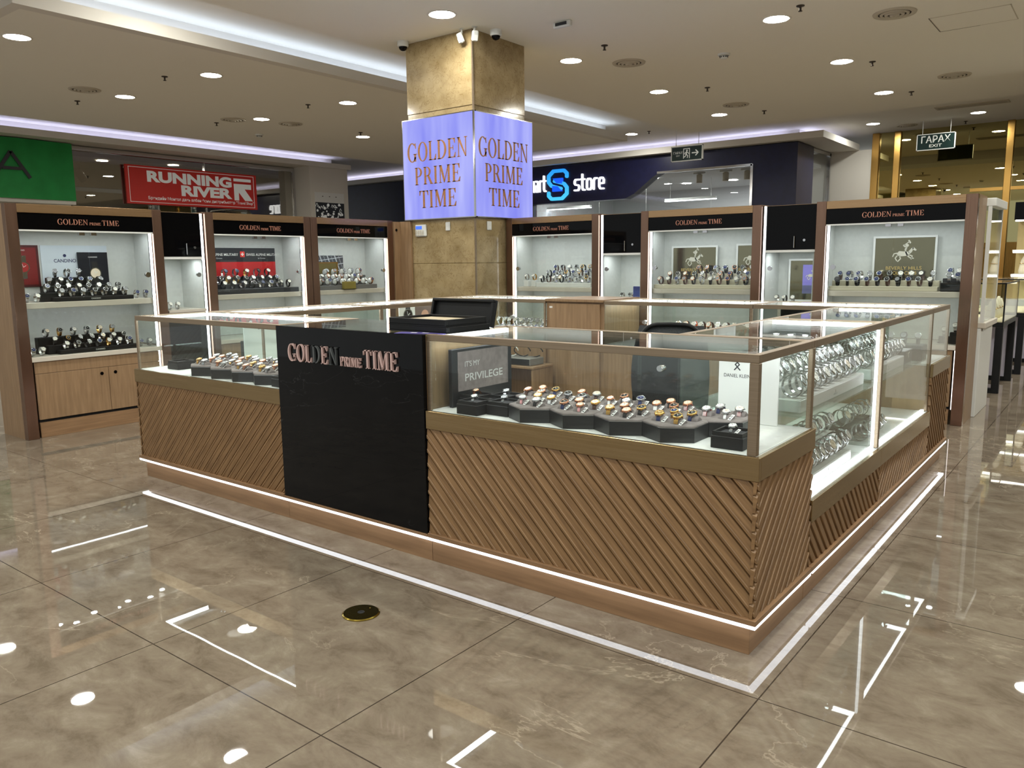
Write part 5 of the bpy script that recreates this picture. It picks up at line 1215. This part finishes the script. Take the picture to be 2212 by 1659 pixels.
# ------------------------------------------------------------------ watches in the deep right cases (facing +x)
E_ = PI/2
def flat_riser(label, x0, x1, y0, y1, z, h, m, logo=True):
    t = thing('watch_stand', label, 'display stand', ((x0+x1)/2, (y0+y1)/2, z)); part('block', t, lambda b: b.box(x0, x1, y0, y1, z, z+h, m, .003)); part('top_plate', t, lambda b: b.box(x0+.003, x1-.003, y0+.003, y1-.003, z+h, z+h+.002, m))
    if logo: b = MB(); M = frame((x1+.0004, (y0+y1)/2, z+h*.4), (0, 1, 0), (0, 0, 1)); stroke(b, [(0, .004), (0, .014)], .003, INK, M, .0005); sans(b, 'DANIEL KLEIN', M @ Matrix.Translation((0, -.008, 0)), .007, INK, .0005, True); b.build('lettering', t)
    return z+h+.0025
rr = random.Random(4)
MIX = ['silver']*9+['dark']
def deep(where, group, x, y0, y1, n, z, sc=1.22, straps=MIX, dials=('white', 'white', 'black', 'grey', 'cream'), cases=('silver', 'silver')):
    watch_row((x, y0), (x, y1), n, z, E_, 'big', group, where, straps, list(dials), list(cases), .22, sc, rnd=rr, tags=.08, direction='near end')
for (nm, y0, y1, n) in (('near deep case', .70, 1.70, 12), ('far deep case', 1.84, 2.62, 10)):
    g = 'watches on the glass shelf of the '+nm
    z = flat_riser('low white stand at the front of the upper shelf, '+nm, -.19, -.09, y0, y1, .7805, .055, WHITE); deep('upper front row, '+nm, g, -.14, y0, y1, n, z)
    z = flat_riser('middle white stand on the upper shelf, '+nm, -.30, -.195, y0, y1, .7805, .10, WHITE, False); deep('upper middle row, '+nm, g, -.245, y0, y1, n, z)
    if nm == 'near deep case':
        z = flat_riser('tall white stand at the back of the upper shelf, '+nm, -.41, -.305, y0, y1, .7805, .145, WHITE, False); deep('upper back row, '+nm, g, -.355, y0, y1, n-2, z)
    zf = .4345
    g = 'watches on the floor of the '+nm
    if nm == 'near deep case':
        z = flat_riser('white floor stand at the front, near deep case', -.17, -.07, y0, y1-.25, zf, .05, WHITE); deep('lower front row, '+nm, g, -.12, y0, y1-.25, 9, z)
        z = flat_riser('white floor stand behind the first, near deep case', -.29, -.175, y0, y1-.15, zf, .11, WHITE, False); deep('lower middle row, '+nm, g, -.23, y0, y1-.15, 9, z)
    else:
        deep('lower front row, '+nm, g, -.14, y0, y1-.35, 5, zf); z = flat_riser('dark floor stand, far deep case', -.32, -.2, y0, y1-.25, zf, .06, BLACKM, False); deep('lower back row, '+nm, g, -.25, y0, y1-.25, 5, z)
t = thing('brand_board', 'small white board behind the watches in the near deep case', 'sign', (-.45, 1.55, .7805)); part('board', t, lambda b: b.box(-.456, -.45, 1.3, 1.7, .781, 1.03, WHITE, .001)); part('printing', t, lambda b: sans(b, 'DANIEL KLEIN', frame((-.45, 1.5, .96), (0, 1, 0), (0, 0, 1)), .022, INK, .0006, True))
t = thing('brand_plate', 'grey brand plate at the far end of the far deep case shelf', 'sign', (-.13, 2.72, .7805)); part('block', t, lambda b: b.box(-.17, -.09, 2.64, 2.84, .781, .86, mat('plate_grey', s(106, 108, 110), .5), .003)); part('emblem', t, lambda b: [stroke(b, [(.0, .0), (-.02, .025), (.02, .03)], .006, ICON, frame((-.09, 2.74, .825), (0, 1, 0), (0, 0, 1)), .0006), sans(b, 'JUSTINA', frame((-.09, 2.74, .80), (0, 1, 0), (0, 0, 1)), .012, ICON, .0006, True)])
bpy.data.objects.remove([c for c in t.children if c.name.startswith('emblem')][0])
part('emblem', t, lambda b: [stroke(b, [(.0, .0), (-.02, .025), (.02, .03)], .006, ICON, frame((-.09, 2.74, .815), (0, 1, 0), (0, 0, 1)), .0006)])
# rear cases of the kiosk
def simple_stand(label, x0, x1, y0, y1, h, m):
    t = thing('watch_stand', label, 'display stand', ((x0+x1)/2, (y0+y1)/2, ZF)); part('block', t, lambda b: b.box(x0, x1, y0, y1, ZF, ZF+h, m, .003)); part('top_plate', t, lambda b: b.box(x0+.004, x1-.004, y0+.004, y1-.004, ZF+h, ZF+h+.002, m)); return ZF+h+.0025
z = simple_stand('white stand in the rear case right of the wooden cupboard', -2.0, -1.3, 3.14, 3.30, .06, WHITE)
watch_row((-2.0, 3.18), (-1.3, 3.18), 10, z, 0, 'loop', 'watches in the rear case right of the cupboard', 'front row, case right of cupboard', ['silver', 'silver', 'dark', 'black', 'brown'], ['grey', 'white', 'black'], ['silver'], sc=1.1, rnd=rr, tags=.4)
z = simple_stand('tall white stand in the rear case right of the wooden cupboard', -2.0, -1.3, 3.31, 3.44, .11, WHITE)
watch_row((-1.98, 3.37), (-1.3, 3.37), 10, z, 0, 'loop', 'watches in the rear case right of the cupboard', 'back row, case right of cupboard', ['black', 'brown', 'orange', 'silver', 'brown'], ['white', 'white', 'cream', 'white'], ['silver', 'rose'], sc=1.1, rnd=rr)
z = simple_stand('white stand in the rear case left of the wooden cupboard', -3.72, -3.14, 3.14, 3.30, .10, WHITE)
watch_row((-3.72, 3.2), (-3.14, 3.2), 9, z, 0, 'loop', 'watches in the rear case left of the cupboard', 'rear case left of cupboard', ['silver'], ['grey', 'white'], ['silver'], sc=1.1, rnd=rr)
z = simple_stand('dark stand in the rear right corner case of the kiosk', -.7, -.1, 3.2, 3.36, .10, BLACKM)
watch_row((-.7, 3.28), (-.1, 3.28), 7, z, 0, 'loop', 'watches in the rear right corner case', 'rear right corner case', ['dark', 'silver', 'black'], ['black', 'grey'], ['silver', 'dark'], sc=1.1, rnd=rr)
# left side cases
z = simple_stand('black stand in the first left side case', -4.2, -4.05, .75, 1.5, .13, BLACKM)
watch_row((-4.13, 1.5), (-4.13, .75), 8, z, -PI/2+PI, 'loop', 'watches in the first left side case', 'first left side case', ['silver', 'black'], ['white', 'black'], ['silver'], sc=1.1, rnd=rr, direction='far end')
z = simple_stand('olive stand in the second left side case', -4.1, -3.95, 1.85, 2.55, .12, mat('olive_gold', s(140, 126, 58), .5))
watch_row((-4.02, 2.55), (-4.02, 1.85), 8, z, PI/2, 'loop', 'watches in the second left side case', 'second left side case', ['silver'], ['grey', 'white'], ['silver'], sc=1.1, rnd=rr, direction='far end')
t = thing('brand_board', 'tall white board with LONDON lettering in the first left side case', 'sign', (-4.0, .95, ZF)); part('board', t, lambda b: b.box(-4.02, -4.012, .66, 1.12, ZF, 1.03, WHITE, .001))
part('printing', t, lambda b: sans(b, 'LONDON', frame((-4.012, .86, .965), (0, 1, 0), (0, 0, 1)), .022, INK, .0006, True, 0, .16))
board((-4.0, 2.0), PI/2, 'photo_board', 'photo board with large watch picture in the second left side case', 'poster', .38, .86, ZF+.14, .18, .2, PAPER, lambda b, M, w_, h: (b.prism(rc(.2, 0, w_-.02, h), mat('photo_brown', s(96, 74, 62), .4), M, .0004), print_watch(b, M, .11, .08, .06, STRAPC['black'], DIALC['black']), b.prism([(.33+.05*math.cos(a*PI/8), .07+.05*math.sin(a*PI/8)) for a in range(16)], mat('photo_skin', s(186, 140, 112), .5), M, .0006)))
o = [o for o in bpy.data.objects if o.name.startswith('photo_board')][0]
part('foot', o, lambda b: b.box(.45, .8, .195, .24, ZF, ZF+.139, WHITE))

# ------------------------------------------------------------------ trays and lid on the black counter
def jtray(name, label, cx, cy, z, rz, w_, d_, h, fill=None):
    t = thing(name, label, 'jewellery tray', (cx, cy, z), rz, local=True); k, e = w_/2, d_/2
    part('tray', t, lambda b: [b.box(-k, k, -e, e, 0, .006, BLACKM), b.box(-k, k, -e, -e+.012, .006, h, BLACKM, .002), b.box(-k, k, e-.012, e, .006, h, BLACKM, .002), b.box(-k, -k+.012, -e+.012, e-.012, .006, h, BLACKM, .002), b.box(k-.012, k, -e+.012, e-.012, .006, h, BLACKM, .002)])
    if fill: part('lining', t, lambda b: b.box(-k+.013, k-.013, -e+.013, e-.013, .0065, h-.012, fill))
    return t
ZK = 1.0985
jtray('jewellery_tray', 'closed black jewellery tray at the bottom on the black counter', -1.72, .24, ZK, R(-2), .40, .30, .030)
jtray('jewellery_tray', 'open black jewellery tray with cream lining on top of the lower tray', -1.725, .235, ZK+.0305, R(-2), .39, .29, .034, mat('tray_cream', s(190, 176, 148), .7))
t = thing('tray_lid', 'large black lid leaning upright behind the jewellery trays', 'lid', (-1.745, .437, ZK), R(-2), local=True)
Ml = Matrix.Translation((0, 0, .003)) @ Matrix.Rotation(R(-14), 4, 'X')
part('panel', t, lambda b: b.box(-.215, .215, -.008, .008, 0, .14, BLACKM, .003, Ml)); part('rim', t, lambda b: [b.box(-.215, .215, -.03, -.008, .125, .14, BLACKM, .003, Ml), b.box(-.215, -.2, -.03, -.008, .0, .125, BLACKM, .003, Ml), b.box(.2, .215, -.03, -.008, .0, .125, BLACKM, .003, Ml)])
t = thing('leaflet', 'violet leaflet lying at the counter edge before the trays', 'leaflet', (-1.66, .06, ZK), R(20), local=True)
part('sheet', t, lambda b: b.box(-.13, .13, -.04, .04, 0, .002, mat('leaflet_violet', s(86, 78, 150), .4))); part('printing', t, lambda b: [b.box(-.06, -.03, -.01, .01, .002, .0025, PAPER), b.box(.0, .03, -.01, .01, .002, .0025, PAPER)])

# ------------------------------------------------------------------ inside the ring
t = thing('low_cabinet', 'low wooden stand inside the kiosk ring below the rear cases', 'stand', (-3.2, 2.85, 0))
part('top', t, lambda b: b.box(-3.55, -2.95, 2.7, 3.0, .53, .55, WOOD, .002))
for x in (-3.54, -2.98): part('side_panel', t, lambda b: b.box(x, x+.02, 2.71, 3.0, 0, .53, WOOD))
part('back_panel', t, lambda b: b.box(-3.52, -2.98, 2.985, 3.0, 0, .53, WOOD))
t = thing('recorder', 'grey electronic recorder box with looped cables inside the ring', 'electronics box', (-3.2, 2.84, .5505))
part('case', t, lambda b: b.box(-3.42, -3.02, 2.75, 2.95, .551, .61, mat('recorder_grey', s(120, 120, 118), .4), .004)); part('front_panel', t, lambda b: b.box(-3.41, -3.03, 2.747, 2.75, .556, .605, BLACKM))
for k in range(3):
    pts = [(-3.35+.1*k+.12*math.cos(a*PI/10)*(1+.15*k), 2.86+.02*k, .66+.055*math.sin(a*PI/10)) for a in range(19)]
    part('cable', t, lambda b: b.tube(pts, .005, BLACKM if k else WHITE, 6))
t = thing('office_chair', 'black mesh office chair standing inside the kiosk ring', 'chair', (-1.07, 1.52, 0), R(200), local=True)
MESHC = noise_mat('chair_mesh', s(26, 30, 34), s(48, 52, 56), (1, 1, 1), .6, 260, 1)
part('seat', t, lambda b: b.grid([[(.23*f_*math.cos(a*PI/12), .22*f_*math.sin(a*PI/12), zz) for a in range(24)] for f_, zz in ((.9, .44), (1, .46), (1, .49), (.9, .515), (.01, .52))], BLACKM, True, True))
def fbk(b):
    rows = [[(x*(1-.18*((k-4)/5)**2), .22+.04*math.sin(k/9*PI)+.5*x*x*-1+.03, .58+.055*k) for x in [-.21+.42*i/10 for i in range(11)]] for k in range(10)]
    b.grid(rows, MESHC, True); b.grid([[(x, y+.014, z) for x, y, z in r] for r in rows][::-1], MESHC, True)
part('backrest', t, fbk); part('back_frame', t, lambda b: b.tube([(.195*math.copysign(abs(math.cos(a))**.45, math.cos(a)), .255+.02*math.sin(a), .60+.485*math.sin(a)**.6) for a in [PI*k/28 for k in range(29)]], .012, BLACKM, 8))
part('back_support', t, lambda b: b.tube([(0, .05, .45), (0, .26, .47), (0, .275, .62)], .02, BLACKM, 8)); part('gas_lift', t, lambda b: b.lathe([(.03, .08), (.03, .28), (.018, .28), (.018, .44)], BLACKM, 14))
for i in range(5):
    a = 2*PI*i/5+.3; l_ = part('leg', t, lambda b: b.tube([(0, 0, .1), (.15*math.cos(a), .15*math.sin(a), .09), (.28*math.cos(a), .28*math.sin(a), .065)], .017, BLACKM, 8)); b = MB(); b.lathe([(.026, -.02), (.028, 0), (.026, .02)], BLACKM, 12, c=(.28*math.cos(a), .28*math.sin(a), .028), axis='x'); b.build('caster', l_)

# ------------------------------------------------------------------ floor socket and neighbouring jewellery counters on the right
t = thing('floor_socket', 'round brass floor socket cover in the marble floor', 'floor cover', (-1.432, -.583, 0), local=True)
BRS = mat('floor_brass', s(150, 130, 60), .18, 1)
part('plate', t, lambda b: b.lathe([(.078, 0), (.078, .003), (.072, .006), (.014, .006)], BRS, 40, smooth=False, caps=False)); part('hole_plug', t, lambda b: b.lathe([(.015, .001), (.015, .0065), (.010, .0068), (.0005, .0045)], BLACKM, 20, caps=False)); part('screw', t, lambda b: b.lathe([(.004, .0066), (.003, .0075), (.0004, .0075)], BRS, 8, c=(.0, .05, 0), caps=False))
t = thing('white_cabinet', 'low white cabinet behind the end of the rightmost rear cabinet', 'cabinet', (-.02, 5.85, 0))
part('body', t, lambda b: b.box(-.6, -.055, 5.46, 6.2, 0, .80, WHITE, .004)); part('worktop', t, lambda b: b.box(-.6, -.02, 5.455, 6.22, .801, .85, GREYSH, .004)); part('lock', t, lambda b: b.lathe([(.01, -.055), (.01, -.045)], CHROME, 10, c=(0, 5.55, .78), axis='x'))
t = thing('wall_showcase', 'tall white framed glass showcase behind the rightmost cabinet end', 'showcase', (-.2, 5.85, .85))
part('top', t, lambda b: b.box(-.6, -.01, 5.46, 6.2, 1.86, 1.93, WHITE, .004)); part('glass_side', t, lambda b: b.box(-.05, -.043, 5.47, 6.18, .862, 1.86, GLASS)); part('frame_post', t, lambda b: b.box(-.07, -.04, 5.46, 5.48, .85, 1.86, WHITE)); part('frame_post', t, lambda b: b.box(-.07, -.04, 6.17, 6.2, .85, 1.86, WHITE)); part('back', t, lambda b: b.box(-.6, -.58, 5.46, 6.2, .85, 1.86, WHITE))
for z in (1.2, 1.5): part('shelf', t, lambda b: b.box(-.57, -.055, 5.49, 6.16, z, z+.01, GLASS2))
def ncounter(x0, x1, y0, y1, label):
    t = thing('jewellery_counter', label, 'glass counter', ((x0+x1)/2, (y0+y1)/2, 0))
    BF = BLACKM
    part('top_tray', t, lambda b: b.box(x0, x1, y0, y1, .70, .75, BF, .003)); part('deck', t, lambda b: b.box(x0+.01, x1-.01, y0+.01, y1-.01, .7505, .76, mat('deck_cream', s(226, 214, 178), .6)))
    for i, (lx, ly) in enumerate(((x1-.07, y0), (x1-.07, y1-.07), (x0, y0), (x0, y1-.07))): part('leg', t, lambda b: b.box(lx, lx+.07, ly, ly+.07, 0, .70, BF, .003))
    part('foot_rail', t, lambda b: [b.box(x0+.07, x1-.07, y0, y0+.07, 0, .05, BF), b.box(x0+.07, x1-.07, y1-.07, y1, 0, .05, BF)])
    part('modesty_panel', t, lambda b: b.box(x0+.07, x1-.07, y1-.05, y1-.03, .05, .70, mat('pale_violet_panel', s(206, 206, 226), .5)))
    part('glass_box', t, lambda b: [b.box(x1-.006, x1, y0, y1, .76, 1.15, GLASS), b.box(x0, x1-.006, y0, y0+.006, .76, 1.15, GLASS), b.box(x0, x1-.006, y1-.006, y1, .76, 1.15, GLASS), b.box(x0, x0+.006, y0+.006, y1-.006, .76, 1.15, GLASS), b.box(x0, x1, y0, y1, 1.15, 1.156, GLASS)])
    part('edge_trim', t, lambda b: [b.box(x1-.012, x1+.002, y0-.002, y0+.012, .75, 1.15, BF), b.box(x1-.012, x1+.002, y1-.012, y1+.002, .75, 1.15, BF), b.box(x0, x1, y0-.002, y0+.01, 1.145, 1.158, BF), b.box(x1-.012, x1+.002, y0, y1, 1.145, 1.158, BF)])
    part('light_strip', t, lambda b: b.box(x0+.02, x1-.02, y1-.03, y1-.012, 1.12, 1.145, emis('led_warm', (1, .93, .75), 5) if 'lw' not in MATS else MATS['lw']))
    return t
ncounter(-.62, -.05, 7.0, 8.15, 'black legged glass jewellery counter, nearer one at the right edge')
ncounter(-.62, -.02, 8.75, 10.2, 'black legged glass jewellery counter, farther one at the right edge')
rn = random.Random(9); VEL = mat('bust_cream', s(232, 224, 200), .7)
for i in range(5):
    y = 7.2+.2*i; t = thing('jewellery_bust', ORD[i]+' cream jewellery stand from the front in the nearer right counter', 'display stand', (-.2, y, .76), group='cream jewellery stands', local=True); part('neck_form', t, lambda b: b.lathe([(.05, .0005), (.055, .06), (.03, .14+.03*(i % 2)), (.012, .2+.03*(i % 2))], VEL, 14)); part('necklace', t, lambda b: b.tube([(.045*math.cos(a*PI/8), -.02+.04*math.sin(a*PI/8), .12+.02*math.sin(a*PI/8)) for a in range(17)], .003, GOLDW, 5))
t = thing('wall_showcase', 'tall lit jewellery showcase with white shelves at the right edge', 'showcase', (.3, 11.3, 0))
part('back', t, lambda b: b.box(-.45, 2.0, 11.6, 11.65, 0, 2.2, mat('showcase_back', s(206, 186, 132), .6))); part('base', t, lambda b: b.box(-.45, 2.0, 11.1, 11.6, 0, .8, WHITE)); part('header', t, lambda b: b.box(-.45, 2.0, 11.05, 11.6, 1.95, 2.2, BLACKG))
for z in (1.15, 1.5): part('shelf', t, lambda b: b.box(-.45, 2.0, 11.12, 11.59, z, z+.025, WHITE))
part('light_strip', t, lambda b: [b.box(-.44, 1.98, 11.1, 11.12, z, z+.02, emis('led_warm2', (1, .95, .82), 7)) for z in (1.13, 1.48, 1.93)])
for i in range(6):
    t = thing('jewellery_bust', ORD[i]+' white jewellery stand from left on the tall lit showcase', 'display stand', (-.3+.22*i, 11.3, 1.5255 if i % 2 else 1.1755), group='white stands on the tall showcase', local=True); part('form', t, lambda b: b.lathe([(.07, .0005), (.075, .05), (.05, .2), (.02, .26)], VEL, 14)); part('necklace', t, lambda b: b.tube([(.062*math.cos(a*PI/8), -.02+.05*math.sin(a*PI/8), .15) for a in range(17)], .004, GOLDW, 5))
